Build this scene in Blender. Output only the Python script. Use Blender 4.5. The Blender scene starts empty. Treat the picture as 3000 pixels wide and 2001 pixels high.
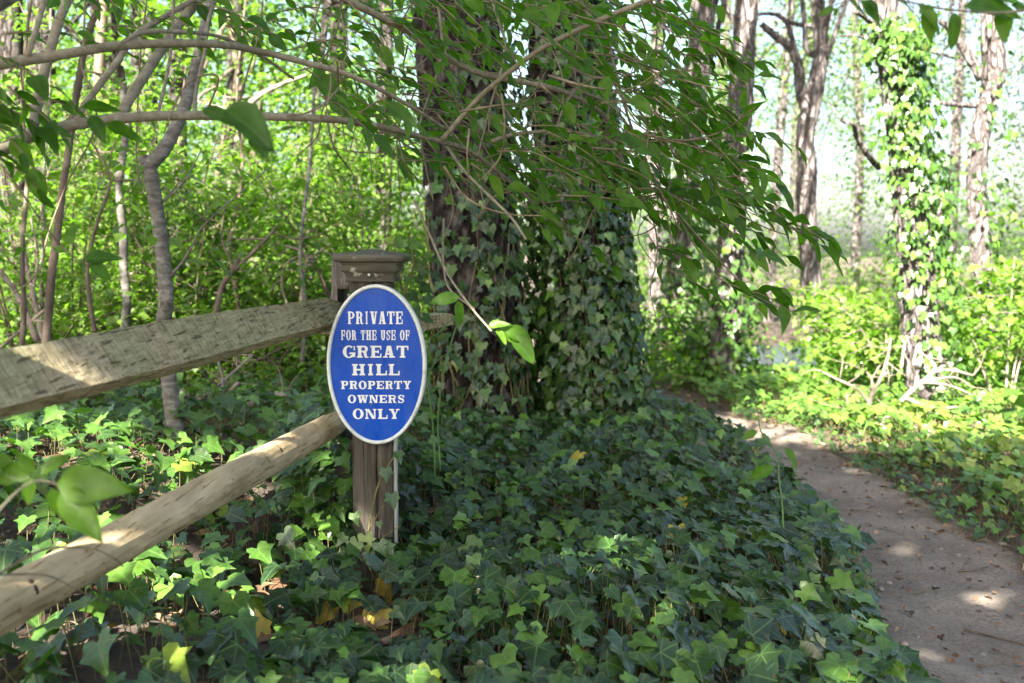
import bpy, bmesh, math, random
import numpy as np
from mathutils import Vector, Matrix

SC = bpy.context.scene
COL = SC.collection
rng = np.random.default_rng(11)
random.seed(5)
R = math.radians

# ------------------------------------------------------------------ camera
FPX = 2917.0                      # focal length in photo pixels (35 mm lens)
CAMZ = 1.0
PITCH = R(5.2)
cam_d = bpy.data.cameras.new('camera')
cam_d.lens = 35.0; cam_d.sensor_width = 36.0
cam_d.clip_start = 0.05; cam_d.clip_end = 400
cam_d.dof.use_dof = True; cam_d.dof.focus_distance = 2.5; cam_d.dof.aperture_fstop = 4.0
cam = bpy.data.objects.new('camera', cam_d); COL.objects.link(cam)
cam.location = (0, 0, CAMZ); cam.rotation_euler = (R(90) - PITCH, 0, 0)
SC.camera = cam
# ------------------------------------------------------------------ sky + sun
SUN = np.array([-0.33, -0.69, 0.66]); SUN = SUN / np.linalg.norm(SUN)
w = bpy.data.worlds.new('World'); SC.world = w; w.use_nodes = True
nt = w.node_tree; nt.nodes.clear()
sky = nt.nodes.new('ShaderNodeTexSky'); sky.sky_type = 'NISHITA'; sky.sun_disc = False
sky.sun_elevation = math.asin(SUN[2]); sky.sun_rotation = math.atan2(SUN[0], SUN[1])
sky.air_density = 1.0; sky.dust_density = 3.5; sky.ozone_density = 0.8
bg = nt.nodes.new('ShaderNodeBackground'); bg.inputs[1].default_value = 0.05
wo = nt.nodes.new('ShaderNodeOutputWorld')
nt.links.new(sky.outputs[0], bg.inputs[0]); nt.links.new(bg.outputs[0], wo.inputs[0])
sd = bpy.data.lights.new('sun', 'SUN'); sd.energy = 5.0; sd.angle = R(0.53); sd.color = (1.0, 0.95, 0.86)
so = bpy.data.objects.new('sun', sd); COL.objects.link(so)
so.rotation_euler = Vector(SUN.tolist()).to_track_quat('Z', 'Y').to_euler()
SC.view_settings.view_transform = 'Standard'; SC.view_settings.look = 'None'
SC.view_settings.exposure = 3.5; SC.view_settings.gamma = 1.0
SC.view_settings.use_curve_mapping = False
SC.view_settings.use_white_balance = True; SC.view_settings.white_balance_temperature = 6700; SC.view_settings.white_balance_tint = 11
SC.cycles.use_denoising = True
SC.cycles.max_bounces = 8; SC.cycles.diffuse_bounces = 4; SC.cycles.glossy_bounces = 2
SC.cycles.transmission_bounces = 6; SC.cycles.transparent_max_bounces = 4
SC.cycles.sample_clamp_indirect = 8.0

# ------------------------------------------------------------------ helpers
cp, sp = math.cos(PITCH), math.sin(PITCH)
FWD = np.array([0, cp, -sp]); UP = np.array([0, sp, cp]); RIGHT = np.array([1., 0, 0])
def P(px, py, d):
    """a point at depth d along the view axis, seen at photo pixel (px, py)"""
    return np.array([0, 0, CAMZ]) + d * (FWD + RIGHT * (px - 1500) / FPX - UP * (py - 1000.5) / FPX)
def proj(p):
    q = np.asarray(p) - np.array([0, 0, CAMZ])
    d = q @ FWD
    ds = np.where(np.abs(d) < 1e-4, 1e-4, d)
    return 1500 + FPX * (q @ RIGHT) / ds, 1000.5 - FPX * (q @ UP) / ds, d

def tag(o, label=None, cat=None, group=None, kind=None):
    if label: o['label'] = label
    if cat: o['category'] = cat
    if group: o['group'] = group
    if kind: o['kind'] = kind
    return o
def empty(name, loc, label, cat, group=None, kind=None):
    o = bpy.data.objects.new(name, None); COL.objects.link(o)
    o.location = tuple(float(v) for v in loc); o.empty_display_size = 0.1
    return tag(o, label, cat, group, kind)
def link(name, me, mat, parent=None, smooth=False):
    if mat is not None and len(me.materials) == 0: me.materials.append(mat)
    if smooth and len(me.polygons): me.polygons.foreach_set('use_smooth', np.ones(len(me.polygons), dtype=bool))
    o = bpy.data.objects.new(name, me); COL.objects.link(o)
    if parent is not None:
        o.parent = parent
        root = parent
        off = Vector((0, 0, 0))
        while root is not None:
            off += root.location; root = root.parent
        o.location = -off
    return o
def mesh_from(name, V, Fs):
    me = bpy.data.meshes.new(name); me.from_pydata([tuple(map(float, v)) for v in V], [], [tuple(map(int, f)) for f in Fs]); me.update(); return me
def np_mesh(name, V, F3, tint=None, luv=None):
    me = bpy.data.meshes.new(name)
    V = np.ascontiguousarray(V, dtype=np.float32); F3 = np.ascontiguousarray(F3, dtype=np.int32)
    n = F3.shape[1]
    me.vertices.add(len(V)); me.vertices.foreach_set('co', V.ravel())
    me.loops.add(F3.size); me.loops.foreach_set('vertex_index', F3.ravel())
    me.polygons.add(len(F3)); me.polygons.foreach_set('loop_start', np.arange(0, F3.size, n, dtype=np.int32))
    me.polygons.foreach_set('loop_total', np.full(len(F3), n, dtype=np.int32))
    me.update(calc_edges=True)
    if tint is not None:
        a = me.attributes.new('tint', 'FLOAT', 'POINT'); a.data.foreach_set('value', np.ascontiguousarray(tint, dtype=np.float32))
    if luv is not None:
        a = me.attributes.new('leafuv', 'FLOAT2', 'POINT'); a.data.foreach_set('vector', np.ascontiguousarray(luv, dtype=np.float32).ravel())
    return me
def unit(a):
    a = np.asarray(a, float); return a / np.maximum(np.linalg.norm(a, axis=-1, keepdims=True), 1e-9)

# smooth curve through control points
def spline(pts, n=8):
    pts = np.asarray(pts, float)
    if len(pts) < 3: 
        t = np.linspace(0, 1, n + 1)[:, None]; return pts[0] * (1 - t) + pts[-1] * t
    q = np.vstack([2 * pts[0] - pts[1], pts, 2 * pts[-1] - pts[-2]]); out = []
    for i in range(1, len(q) - 2):
        t = np.linspace(0, 1, n, endpoint=False)[:, None]
        p0, p1, p2, p3 = q[i - 1], q[i], q[i + 1], q[i + 2]
        out.append(0.5 * (2 * p1 + (p2 - p0) * t + (2 * p0 - 5 * p1 + 4 * p2 - p3) * t ** 2 + (3 * p1 - p0 - 3 * p2 + p3) * t ** 3))
    out.append(pts[-1:]); return np.vstack(out)
class Tubes:
    """collects tapered tubes into one mesh"""
    def __init__(s): s.V = []; s.F = []; s.n = 0
    def add(s, pts, r0, r1, sides=6, n=6, rough=0.0, knots=0.0, raw=False):
        c = np.asarray(pts, float) if raw else spline(pts, n)
        m = len(c); t = np.gradient(c, axis=0); t = unit(t)
        ref = np.array([0.13, 0.31, 0.94]) if abs(t[0][2]) < 0.9 else np.array([1., 0.1, 0])
        a = unit(np.cross(t, ref)); b = np.cross(t, a)
        k = np.linspace(0, 1, m)
        rad = np.interp(k, np.linspace(0, 1, len(r0)), r0) if hasattr(r0, '__len__') else r0 + (r1 - r0) * k
        if knots: rad = rad * (1 + knots * np.maximum(0, rng.normal(0, 1, m)))
        ang = np.linspace(0, 2 * np.pi, sides, endpoint=False)
        rr = rad[:, None] * (1 + rough * rng.normal(0, 1, (m, sides)))
        V = c[:, None, :] + rr[..., None] * (np.cos(ang)[None, :, None] * a[:, None, :] + np.sin(ang)[None, :, None] * b[:, None, :])
        V = V.reshape(-1, 3)
        i = np.arange(m - 1)[:, None] * sides; j = np.arange(sides)[None, :]; j2 = (j + 1) % sides
        F = np.stack([i + j, i + j2, i + sides + j2, i + sides + j], -1).reshape(-1, 4) + s.n
        s.V.append(V); s.F.append(F)
        # end caps collapse to a point
        s.n += len(V)
        cen = np.vstack([c[0], c[-1]]); s.V.append(cen)
        b0 = s.n - len(V); bl = s.n - sides; jj = np.arange(sides)
        c0 = np.stack([b0 + (jj + 1) % sides, b0 + jj, np.full(sides, s.n), np.full(sides, s.n)], -1)
        c1 = np.stack([bl + jj, bl + (jj + 1) % sides, np.full(sides, s.n + 1), np.full(sides, s.n + 1)], -1)
        s.C = getattr(s, 'C', []); s.C += [c0[:, :3], c1[:, :3]]
        s.n += 2
        return c
    def mesh(s, name):
        V = np.vstack(s.V); Fq = np.vstack(s.F); Ft = np.vstack(s.C)
        T = np.vstack([Fq[:, [0, 1, 2]], Fq[:, [0, 2, 3]], Ft])
        return np_mesh(name, V, T)
    def build(s, name, mat, parent=None): return link(name, s.mesh(name), mat, parent, smooth=True)

# ------------------------------------------------------------------ materials
def mat_new(name):
    m = bpy.data.materials.new(name); m.use_nodes = True
    n = m.node_tree.nodes; l = m.node_tree.links
    return m, n, l, n['Principled BSDF']
def ramp(n, stops):
    r = n.new('ShaderNodeValToRGB'); e = r.color_ramp.elements
    e[0].position = stops[0][0]; e[0].color = (*stops[0][1], 1)
    e[1].position = stops[-1][0]; e[1].color = (*stops[-1][1], 1)
    for p_, c_ in stops[1:-1]:
        x = e.new(p_); x.color = (*c_, 1)
    return r
def mixc(n, l, mode, fac, a, b):
    m = n.new('ShaderNodeMix'); m.data_type = 'RGBA'; m.blend_type = mode
    for sck, v in ((m.inputs[0], fac), (m.inputs[6], a), (m.inputs[7], b)):
        if hasattr(v, 'is_output') or isinstance(v, bpy.types.NodeSocket): l.new(v, sck)
        elif isinstance(v, (int, float)): sck.default_value = v
        else: sck.default_value = (*v, 1)
    return m.outputs[2]
def math_n(n, l, op, a, b=None, clamp=False):
    m = n.new('ShaderNodeMath'); m.operation = op; m.use_clamp = clamp
    for i, v in enumerate((a, b)):
        if v is None: continue
        if isinstance(v, bpy.types.NodeSocket): l.new(v, m.inputs[i])
        else: m.inputs[i].default_value = v
    return m.outputs[0]
def noise(n, l, scale, detail=4, rough=0.55, vec=None, stretch=None, coord='Object'):
    t = n.new('ShaderNodeTexNoise'); t.inputs['Scale'].default_value = scale; t.inputs['Detail'].default_value = detail; t.inputs['Roughness'].default_value = rough
    tc = n.new('ShaderNodeTexCoord'); v = tc.outputs[coord]
    if stretch:
        mp = n.new('ShaderNodeMapping'); mp.inputs['Scale'].default_value = stretch; l.new(v, mp.inputs[0]); v = mp.outputs[0]
    l.new(v, t.inputs['Vector']); return t.outputs['Fac']
def geo_noise(n, l, scale, detail=3, stretch=None):
    t = n.new('ShaderNodeTexNoise'); t.inputs['Scale'].default_value = scale; t.inputs['Detail'].default_value = detail
    g = n.new('ShaderNodeNewGeometry'); v = g.outputs['Position']
    if stretch:
        mp = n.new('ShaderNodeMapping'); mp.inputs['Scale'].default_value = stretch; l.new(v, mp.inputs[0]); v = mp.outputs[0]
    l.new(v, t.inputs['Vector']); return t.outputs['Fac']
def bump(n, l, bsdf, h, strength, dist):
    b = n.new('ShaderNodeBump'); b.inputs['Strength'].default_value = strength; b.inputs['Distance'].default_value = dist
    l.new(h, b.inputs['Height']); l.new(b.outputs[0], bsdf.inputs['Normal'])
def leaf_mat(name, stops, trans=0.35, rough=0.42, spec=0.5, veins=None, vein_col=(0.20, 0.30, 0.10), spots=False, tcol=(1.15, 1.6, 0.42)):
    m, n, l, b = mat_new(name)
    at = n.new('ShaderNodeAttribute'); at.attribute_name = 'tint'
    r = ramp(n, stops); l.new(at.outputs['Fac'], r.inputs[0]); col = r.outputs[0]
    nz = geo_noise(n, l, 55, 2)
    rr = ramp(n, [(0.3, (0.72, 0.72, 0.72)), (0.7, (1.22, 1.22, 1.22))]); l.new(nz, rr.inputs[0])
    col = mixc(n, l, 'MULTIPLY', 1.0, col, rr.outputs[0])
    if veins:
        uv = n.new('ShaderNodeAttribute'); uv.attribute_name = 'leafuv'
        sx = n.new('ShaderNodeSeparateXYZ'); l.new(uv.outputs['Vector'], sx.inputs[0])
        u = math_n(n, l, 'ABSOLUTE', sx.outputs[0]); v = sx.outputs[1]
        dist = u
        if veins == 'ivy':
            for a in (R(60), R(104)):
                c_, s_ = math.cos(a), math.sin(a)
                dd = math_n(n, l, 'ABSOLUTE', math_n(n, l, 'SUBTRACT', math_n(n, l, 'MULTIPLY', u, c_), math_n(n, l, 'MULTIPLY', v, s_)))
                dist = math_n(n, l, 'MINIMUM', dist, math_n(n, l, 'ADD', dd, 0.006))
        f = math_n(n, l, 'SUBTRACT', 1.0, math_n(n, l, 'MULTIPLY', dist, 38.0), clamp=True)
        f = math_n(n, l, 'MULTIPLY', f, 0.7)
        if veins == 'side':
            k = math_n(n, l, 'ADD', math_n(n, l, 'MULTIPLY', v, 62.0), math_n(n, l, 'MULTIPLY', u, -75.0))
            sv = math_n(n, l, 'POWER', math_n(n, l, 'ABSOLUTE', math_n(n, l, 'SINE', k)), 10.0)
            f = math_n(n, l, 'MAXIMUM', f, math_n(n, l, 'MULTIPLY', sv, 0.18))
        col = mixc(n, l, 'MIX', f, col, vein_col)
    if spots:
        s = geo_noise(n, l, 130, 2); s2 = ramp(n, [(0.69, (0, 0, 0)), (0.73, (1, 1, 1))]); l.new(s, s2.inputs[0])
        g = n.new('ShaderNodeRGBToBW'); l.new(s2.outputs[0], g.inputs[0])
        col = mixc(n, l, 'MIX', g.outputs[0], col, (0.16, 0.10, 0.05))
    l.new(col, b.inputs['Base Color']); b.inputs['Roughness'].default_value = rough; b.inputs['Specular IOR Level'].default_value = spec
    tr = n.new('ShaderNodeBsdfTranslucent'); l.new(mixc(n, l, 'MULTIPLY', 1.0, col, tcol), tr.inputs[0])
    mx = n.new('ShaderNodeMixShader'); mx.inputs[0].default_value = trans
    l.new(b.outputs[0], mx.inputs[1]); l.new(tr.outputs[0], mx.inputs[2])
    l.new(mx.outputs[0], n['Material Output'].inputs[0])
    return m
def wood_mat(name, c0, c1, c2, grain=(1, 1, 1), scale=8, rough=0.85, bstr=0.5, bdist=0.004, spots=None):
    m, n, l, b = mat_new(name)
    f = noise(n, l, scale, 6, 0.65, stretch=grain)
    r = ramp(n, [(0.28, c0), (0.5, c1), (0.74, c2)]); l.new(f, r.inputs[0]); col = r.outputs[0]
    f2 = noise(n, l, 3.1, 3, 0.6); r2 = ramp(n, [(0.35, (0.7, 0.72, 0.7)), (0.7, (1.2, 1.17, 1.12))]); l.new(f2, r2.inputs[0])
    col = mixc(n, l, 'MULTIPLY', 1.0, col, r2.outputs[0])
    if spots:
        f3 = noise(n, l, spots[1], 4, 0.6); r3 = ramp(n, [(spots[2], (0, 0, 0)), (spots[2] + 0.08, (1, 1, 1))]); l.new(f3, r3.inputs[0])
        g = n.new('ShaderNodeRGBToBW'); l.new(r3.outputs[0], g.inputs[0])
        col = mixc(n, l, 'MIX', g.outputs[0], col, spots[0])
    l.new(col, b.inputs['Base Color']); b.inputs['Roughness'].default_value = rough
    b.inputs['Specular IOR Level'].default_value = 0.25
    bump(n, l, b, f, bstr, bdist)
    return m

M = {}
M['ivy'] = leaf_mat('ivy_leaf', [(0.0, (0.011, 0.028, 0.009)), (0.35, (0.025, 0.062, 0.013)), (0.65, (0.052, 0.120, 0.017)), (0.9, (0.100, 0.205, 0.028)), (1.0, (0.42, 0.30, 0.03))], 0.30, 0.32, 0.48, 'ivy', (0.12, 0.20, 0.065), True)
M['shrub'] = leaf_mat('shrub_leaf', [(0.0, (0.032, 0.086, 0.009)), (0.5, (0.056, 0.135, 0.012)), (1.0, (0.11, 0.21, 0.02))], 0.56, 0.45, 0.28, 'side', (0.09, 0.17, 0.04))
M['wood_leaf'] = leaf_mat('undergrowth_leaf', [(0.0, (0.040, 0.085, 0.016)), (0.5, (0.078, 0.150, 0.023)), (1.0, (0.140, 0.220, 0.034))], 0.52, 0.45, 0.4)
M['canopy'] = leaf_mat('canopy_leaf', [(0.0, (0.03, 0.07, 0.015)), (1.0, (0.07, 0.14, 0.025))], 0.35, 0.45, 0.4)
M['pine'] = leaf_mat('pine_needle', [(0.0, (0.045, 0.065, 0.035)), (1.0, (0.10, 0.115, 0.06))], 0.25, 0.6, 0.3)
M['litter'] = leaf_mat('leaf_litter', [(0.0, (0.035, 0.024, 0.016)), (0.5, (0.085, 0.05, 0.028)), (0.85, (0.16, 0.10, 0.058)), (1.0, (0.30, 0.21, 0.13))], 0.12, 0.75, 0.2)
M['yellow'] = leaf_mat('yellow_leaf', [(0.0, (0.40, 0.27, 0.015)), (0.6, (0.42, 0.33, 0.05)), (1.0, (0.36, 0.29, 0.11))], 0.25, 0.5, 0.3, 'ivy', (0.45, 0.42, 0.16), True, (1.2, 1.1, 0.5))
M['twig'] = wood_mat('twig_bark', (0.07, 0.055, 0.034), (0.13, 0.108, 0.07), (0.21, 0.18, 0.125), (1, 1, 1), 40, bdist=0.001)
M['limb'] = wood_mat('shrub_bark', (0.09, 0.082, 0.055), (0.155, 0.142, 0.10), (0.24, 0.225, 0.175), (1, 1, 1), 60, bdist=0.001)
M['stem'] = wood_mat('ivy_stem', (0.07, 0.07, 0.03), (0.14, 0.13, 0.05), (0.20, 0.17, 0.09), (1, 1, 1), 30, bdist=0.0005)
M['briar'] = wood_mat('briar_stem', (0.05, 0.11, 0.03), (0.08, 0.17, 0.05), (0.12, 0.2, 0.07), (1, 1, 1), 30, rough=0.5, bdist=0.0005)
def bark_mat(name, c0, c1, c2, vs=6.0, st=(2.0, 2.0, .55), crack=(.012, .009, .008), bdist=.03):
    m, n, l, b = mat_new(name); tc = n.new('ShaderNodeTexCoord'); mp = n.new('ShaderNodeMapping'); mp.inputs['Scale'].default_value = st; l.new(tc.outputs['Object'], mp.inputs[0])
    wn = n.new('ShaderNodeTexNoise'); wn.inputs['Scale'].default_value = 5; wn.inputs['Detail'].default_value = 3; l.new(mp.outputs[0], wn.inputs['Vector'])
    wv = n.new('ShaderNodeVectorMath'); wv.operation = 'MULTIPLY_ADD'; l.new(wn.outputs['Color'], wv.inputs[0]); wv.inputs[1].default_value = (.35, .35, .35); l.new(mp.outputs[0], wv.inputs[2])
    vo = n.new('ShaderNodeTexVoronoi'); vo.feature = 'DISTANCE_TO_EDGE'; vo.inputs['Scale'].default_value = vs; l.new(wv.outputs[0], vo.inputs['Vector'])
    f = noise(n, l, 16, 7, .7, stretch=(2, 2, .7)); r = ramp(n, [(.28, c0), (.5, c1), (.74, c2)]); l.new(f, r.inputs[0])
    cr = ramp(n, [(.02, (0, 0, 0)), (.22, (1, 1, 1))]); l.new(vo.outputs['Distance'], cr.inputs[0]); cg = n.new('ShaderNodeRGBToBW'); l.new(cr.outputs[0], cg.inputs[0])
    l.new(mixc(n, l, 'MIX', cg.outputs[0], crack, r.outputs[0]), b.inputs['Base Color']); b.inputs['Roughness'].default_value = .95; b.inputs['Specular IOR Level'].default_value = .15
    bump(n, l, b, math_n(n, l, 'ADD', cg.outputs[0], math_n(n, l, 'MULTIPLY', f, .6)), 1.0, bdist); return m
M['bark'] = bark_mat('furrowed_bark', (.018, .015, .013), (.05, .043, .038), (.12, .106, .098))
M['pinebark'] = bark_mat('pine_bark', (.075, .065, .062), (.16, .142, .137), (.27, .245, .238), 8, crack=(.055, .046, .043))
M['farbark'] = bark_mat('grey_far_bark', (.03, .027, .024), (.066, .06, .054), (.125, .116, .107), 8, crack=(.02, .017, .015))
M['birch'] = wood_mat('grey_sapling_bark', (0.045, 0.042, 0.035), (0.115, 0.108, 0.095), (0.25, 0.245, 0.23), (1, 1, 2.2), 26, bstr=0.5, bdist=0.003, spots=((0.06, 0.05, 0.04), 16, 0.6))
M['brownbark'] = wood_mat('brown_sapling_bark', (0.05, 0.036, 0.027), (0.10, 0.077, 0.06), (0.17, 0.135, 0.11), (1, 1, 0.4), 30, bdist=0.002)
M['dead'] = wood_mat('bleached_deadwood', (0.09, 0.072, 0.056), (0.19, 0.158, 0.128), (0.30, 0.26, 0.22), (1, 1, 1), 18, bdist=0.003)

# ------------------------------------------------------------------ ground
PL_Y = [0, 1.5, 2.53, 3.05, 4.03, 4.8, 5.9, 6.5, 7.5, 9, 11]; PL_X = [0.5, 0.70, 0.91, 1.07, 1.22, 1.14, 0.90, 0.72, 0.35, -0.4, -1.2]
PR_Y = [0, 1.5, 2.5, 3.5, 4.03, 4.8, 5.9, 6.5, 7.5, 9, 11]; PR_X = [1.9, 1.9, 1.88, 1.80, 1.72, 1.72, 1.72, 1.45, 1.05, 0.3, -0.6]
def pathL(y): return np.interp(y, PL_Y, PL_X)
def pathR(y): return np.interp(y, PR_Y, PR_X)
CP = np.array([(-.38, 2.84, 0.02), (-.62, 3.2, .26), (-.45, 3.45, .2), (-.84, 1.75, .26), (-1.33, 3.1, .33), (-1.2, 3.5, .33), (-1.5, 5, .28), (-3, 5, .34), (-4, 8, .3), (-2, 8, .22), (-6, 14, .3), (0, 12, .1),
  (-.05, 4.8, .14), (.45, 5, .14), (.2, 3.5, .06), (.41, 2.4, .06), (.9, 2.3, 0), (.3, 1.6, .08), (-.4, 1.8, .13), (-.6, .5, .3), (-2, 0, .45),
  (1.3, 2.5, -.12), (1.45, 3.3, -.12), (1.5, 4, -.12), (1.5, 5.2, -.12), (1.2, 6.5, -.12), (0.8, 7.6, -.1), (0, 9, -.05), (2.5, 4, -.02), (3, 6, -.06), (2.5, 8, -.12), (5, 8, -.12), (3, 10.5, -.3),
  (6, 10.5, -.3), (9, 10, -.3), (4, 13, -.95), (8, 14, -.95), (12, 14, -.95), (5, 18, -.35), (12, 20, -.35), (3, 26, -.1), (10, 30, -.1), (1.2, 0, -.05), (2.6, 1.5, 0), (0, 18, .1), (-1, 26, .1),
  (-20, 30, .4), (-6, 26, .3), (30, 30, -.1), (0, 45, .2), (-30, 5, .5), (30, 5, 0), (0, -10, .3), (30, 60, .5), (0, 80, .6), (-40, 60, .6)])
def g(x, y):
    x = np.asarray(x, float); y = np.asarray(y, float)
    d2 = (x[..., None] - CP[:, 0]) ** 2 + (y[..., None] - CP[:, 1]) ** 2
    sc = 0.10 + 0.02 * (CP[:, 1] ** 2 + CP[:, 0] ** 2) * 0.15
    ww = 1.0 / (d2 + sc) ** 1.8
    return (ww * CP[:, 2]).sum(-1) / ww.sum(-1)
def gz(x, y): return float(g(np.array(float(x)), np.array(float(y))))

ax = np.unique(np.concatenate([np.linspace(-5, 7, 150), np.linspace(-90, -5, 35), np.linspace(7, 90, 35)]))
ay = np.unique(np.concatenate([np.linspace(0, 14, 170), np.linspace(-25, 0, 14), np.linspace(14, 140, 45)]))
GX, GY = np.meshgrid(ax, ay); GZ = g(GX, GY)
GZ = GZ + 0.012 * np.sin(GX * 9 + np.sin(GY * 7) * 2) * np.sin(GY * 8 + GX * 2)
V = np.stack([GX, GY, GZ], -1).reshape(-1, 3); nx = len(ax)
ii = (np.arange(len(ay) - 1)[:, None] * nx + np.arange(nx - 1)[None, :]).ravel()
F4 = np.stack([ii, ii + 1, ii + nx + 1, ii + nx], -1)
m, n, l, b = mat_new('forest_soil')
f = noise(n, l, 14, 8, 0.7); r = ramp(n, [(0.3, (0.018, 0.013, 0.009)), (0.5, (0.045, 0.031, 0.021)), (0.72, (0.10, 0.072, 0.048))]); l.new(f, r.inputs[0])
l.new(r.outputs[0], b.inputs['Base Color']); b.inputs['Roughness'].default_value = 0.95; bump(n, l, b, f, 0.8, 0.03)
M['soil'] = m
tag(link('ground', np_mesh('ground', V, F4), M['soil'], smooth=True), kind='structure')

# sandy path
ys = np.linspace(0.3, 10.5, 170); NU = 16; V = []
for y in ys:
    a = pathL(y) - 0.10 + 0.03 * math.sin(y * 5.3); b_ = pathR(y) + 0.08 + 0.03 * math.sin(y * 3.1 + 1)
    for k in range(NU + 1):
        u = k / NU; x = a + (b_ - a) * u
        edge = min(u, 1 - u)
        V.append((x, y, gz(x, y) + 0.016 + 0.010 * math.sin(x * 9 + math.sin(y * 7) * 2) * math.sin(y * 8 + x * 2) - (0.03 if k in (0, NU) else 0)))
V = np.array(V); nx = NU + 1; edge_w = np.tile(np.minimum(np.arange(NU + 1), NU - np.arange(NU + 1)) / NU, len(ys))
ii = (np.arange(len(ys) - 1)[:, None] * nx + np.arange(NU)[None, :]).ravel()
m, n, l, b = mat_new('sandy_earth')
f = noise(n, l, 3.2, 6, 0.6); r = ramp(n, [(0.32, (0.078, 0.064, 0.049)), (0.55, (0.135, 0.113, 0.089)), (0.72, (0.195, 0.167, 0.135))]); l.new(f, r.inputs[0])
f2 = noise(n, l, 90, 5, 0.7); r2 = ramp(n, [(0.34, (0.45, 0.42, 0.40)), (0.52, (1, 1, 1)), (0.75, (1.2, 1.17, 1.12))]); l.new(f2, r2.inputs[0])
sandc = mixc(n, l, 'MULTIPLY', 1.0, r.outputs[0], r2.outputs[0])
at = n.new('ShaderNodeAttribute'); at.attribute_name = 'tint'; f4 = noise(n, l, 7, 6, 0.7)      # trodden sand gives way to dark soil at its edges
ev = math_n(n, l, 'ADD', math_n(n, l, 'MULTIPLY', at.outputs['Fac'], 4.5), math_n(n, l, 'MULTIPLY', math_n(n, l, 'SUBTRACT', f4, .5), 2.6)); er = ramp(n, [(.22, (0, 0, 0)), (.62, (1, 1, 1))]); l.new(ev, er.inputs[0])
rs = ramp(n, [(0.3, (0.030, 0.021, 0.014)), (0.5, (0.085, 0.06, 0.04)), (0.72, (0.17, 0.125, 0.085))]); l.new(f2, rs.inputs[0]); eg = n.new('ShaderNodeRGBToBW'); l.new(er.outputs[0], eg.inputs[0])
l.new(mixc(n, l, 'MIX', eg.outputs[0], rs.outputs[0], sandc), b.inputs['Base Color']); b.inputs['Roughness'].default_value = 0.95
bump(n, l, b, f2, 0.7, 0.008); M['sand'] = m
tag(link('path', np_mesh('path', V, np.stack([ii, ii + 1, ii + nx + 1, ii + nx], -1), tint=edge_w), M['sand'], smooth=True), kind='structure')

# water beyond the trees on the right
m, n, l, b = mat_new('water'); b.inputs['Base Color'].default_value = (0.03, 0.05, 0.055, 1); b.inputs['Roughness'].default_value = 0.12
f = noise(n, l, 6, 3, 0.5, stretch=(1, 2.5, 1)); bump(n, l, b, f, 0.25, 0.05); M['water'] = m
xs = np.linspace(2.2, 40, 20); yy = np.linspace(11.2, 17.2, 20); X, Y = np.meshgrid(xs, yy)
V = np.stack([X, Y, np.full_like(X, -0.52)], -1).reshape(-1, 3); ii = (np.arange(19)[:, None] * 20 + np.arange(19)[None, :]).ravel()
tag(link('water', np_mesh('water', V, np.stack([ii, ii + 1, ii + 21, ii + 20], -1)), M['water']), kind='structure')

# ------------------------------------------------------------------ leaf templates
def ivy_template(seed, three=False):
    q = np.random.default_rng(seed)
    if three: half = [(.16, -.10), (.33, -.12), (.42, .02), (.46, .12), (.50, .24), (.33, .36), (.24, .52), (.14, .76)]
    else: half = [(.13, -.17), (.30, -.21), (.45, -.06), (.39, .11), (.58, .29), (.36, .41), (.24, .55), (.13, .78)]
    mid = [(0, 0), (0, .3), (0, .62), (0, 1.0)]
    V = [(x, y) for x, y in mid]; F = []
    for sgn in (1, -1):
        base = len(V)
        for (x, y) in half: V.append((sgn * x * (1 + q.normal(0, .06)), y + q.normal(0, .025)))
        p = lambda i: base + i
        tris = [(0, p(0), p(1)), (0, p(1), p(2)), (0, p(2), p(3)), (0, p(3), 1), (1, p(3), p(4)), (1, p(4), p(5)), (1, p(5), p(6)), (1, p(6), 2), (2, p(6), p(7)), (2, p(7), 3)]
        F += tris if sgn > 0 else [(a, c, b) for a, b, c in tris]
    V = np.array(V); u, v = V[:, 0], V[:, 1]
    fold = q.uniform(.10, .40); droop = q.uniform(.05, .30); cup = q.uniform(.2, .7); tw = q.normal(0, .15)
    z = fold * np.abs(u) - droop * v ** 2 - cup * u ** 2 + tw * u * v + q.normal(0, .018, len(V))
    return np.column_stack([V * [1, 1], z]), np.array(F), V
def lance_template(seed, wid=.23, seg=6, serr=0.0):
    q = np.random.default_rng(seed); vs = np.linspace(0, 1, seg + 1)
    prof = np.sin(np.pi * np.clip(vs, 0, 1) ** 0.78) ** 0.9 * (1 - .25 * vs); prof = prof / prof.max() * wid
    V = []; F = []
    for k, v in enumerate(vs):
        wv = prof[k] * (1 + serr * (1 if k % 2 else -1))
        V += [(-wv, v), (0, v), (wv, v)]
    for k in range(seg):
        a = 3 * k
        F += [(a, a + 1, a + 4), (a, a + 4, a + 3), (a + 1, a + 2, a + 5), (a + 1, a + 5, a + 4)]
    V = np.array(V); u, v = V[:, 0], V[:, 1]
    z = q.uniform(.15, .8) * np.abs(u) - q.uniform(-.05, .45) * v ** 2 + q.normal(0, .45) * u * v + .03 * np.sin(v * 9 + q.uniform(0, 6)) * np.sign(u)
    V2 = V.copy(); V2[:, 0] += q.normal(0, .06) * v ** 2
    return np.column_stack([V2, z]), np.array(F), V
def simple_template(seed, wid=.30):
    q = np.random.default_rng(seed)
    V = np.array([(0, 0), (wid, .45), (0, .5), (-wid, .45), (0, 1.0)]); u, v = V[:, 0], V[:, 1]
    z = q.uniform(.2, .6) * np.abs(u) - q.uniform(.05, .3) * v ** 2
    return np.column_stack([V, z]), np.array([(0, 1, 2), (0, 2, 3), (2, 1, 4), (3, 2, 4)]), V
IVY = [ivy_template(i, i % 3 == 2) for i in range(8)]
LANCE = [lance_template(30 + i, .19 + .025 * (i % 4), 7) for i in range(10)]
SIMPLE = [simple_template(60 + i, .24 + .05 * (i % 3)) for i in range(6)]
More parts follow.
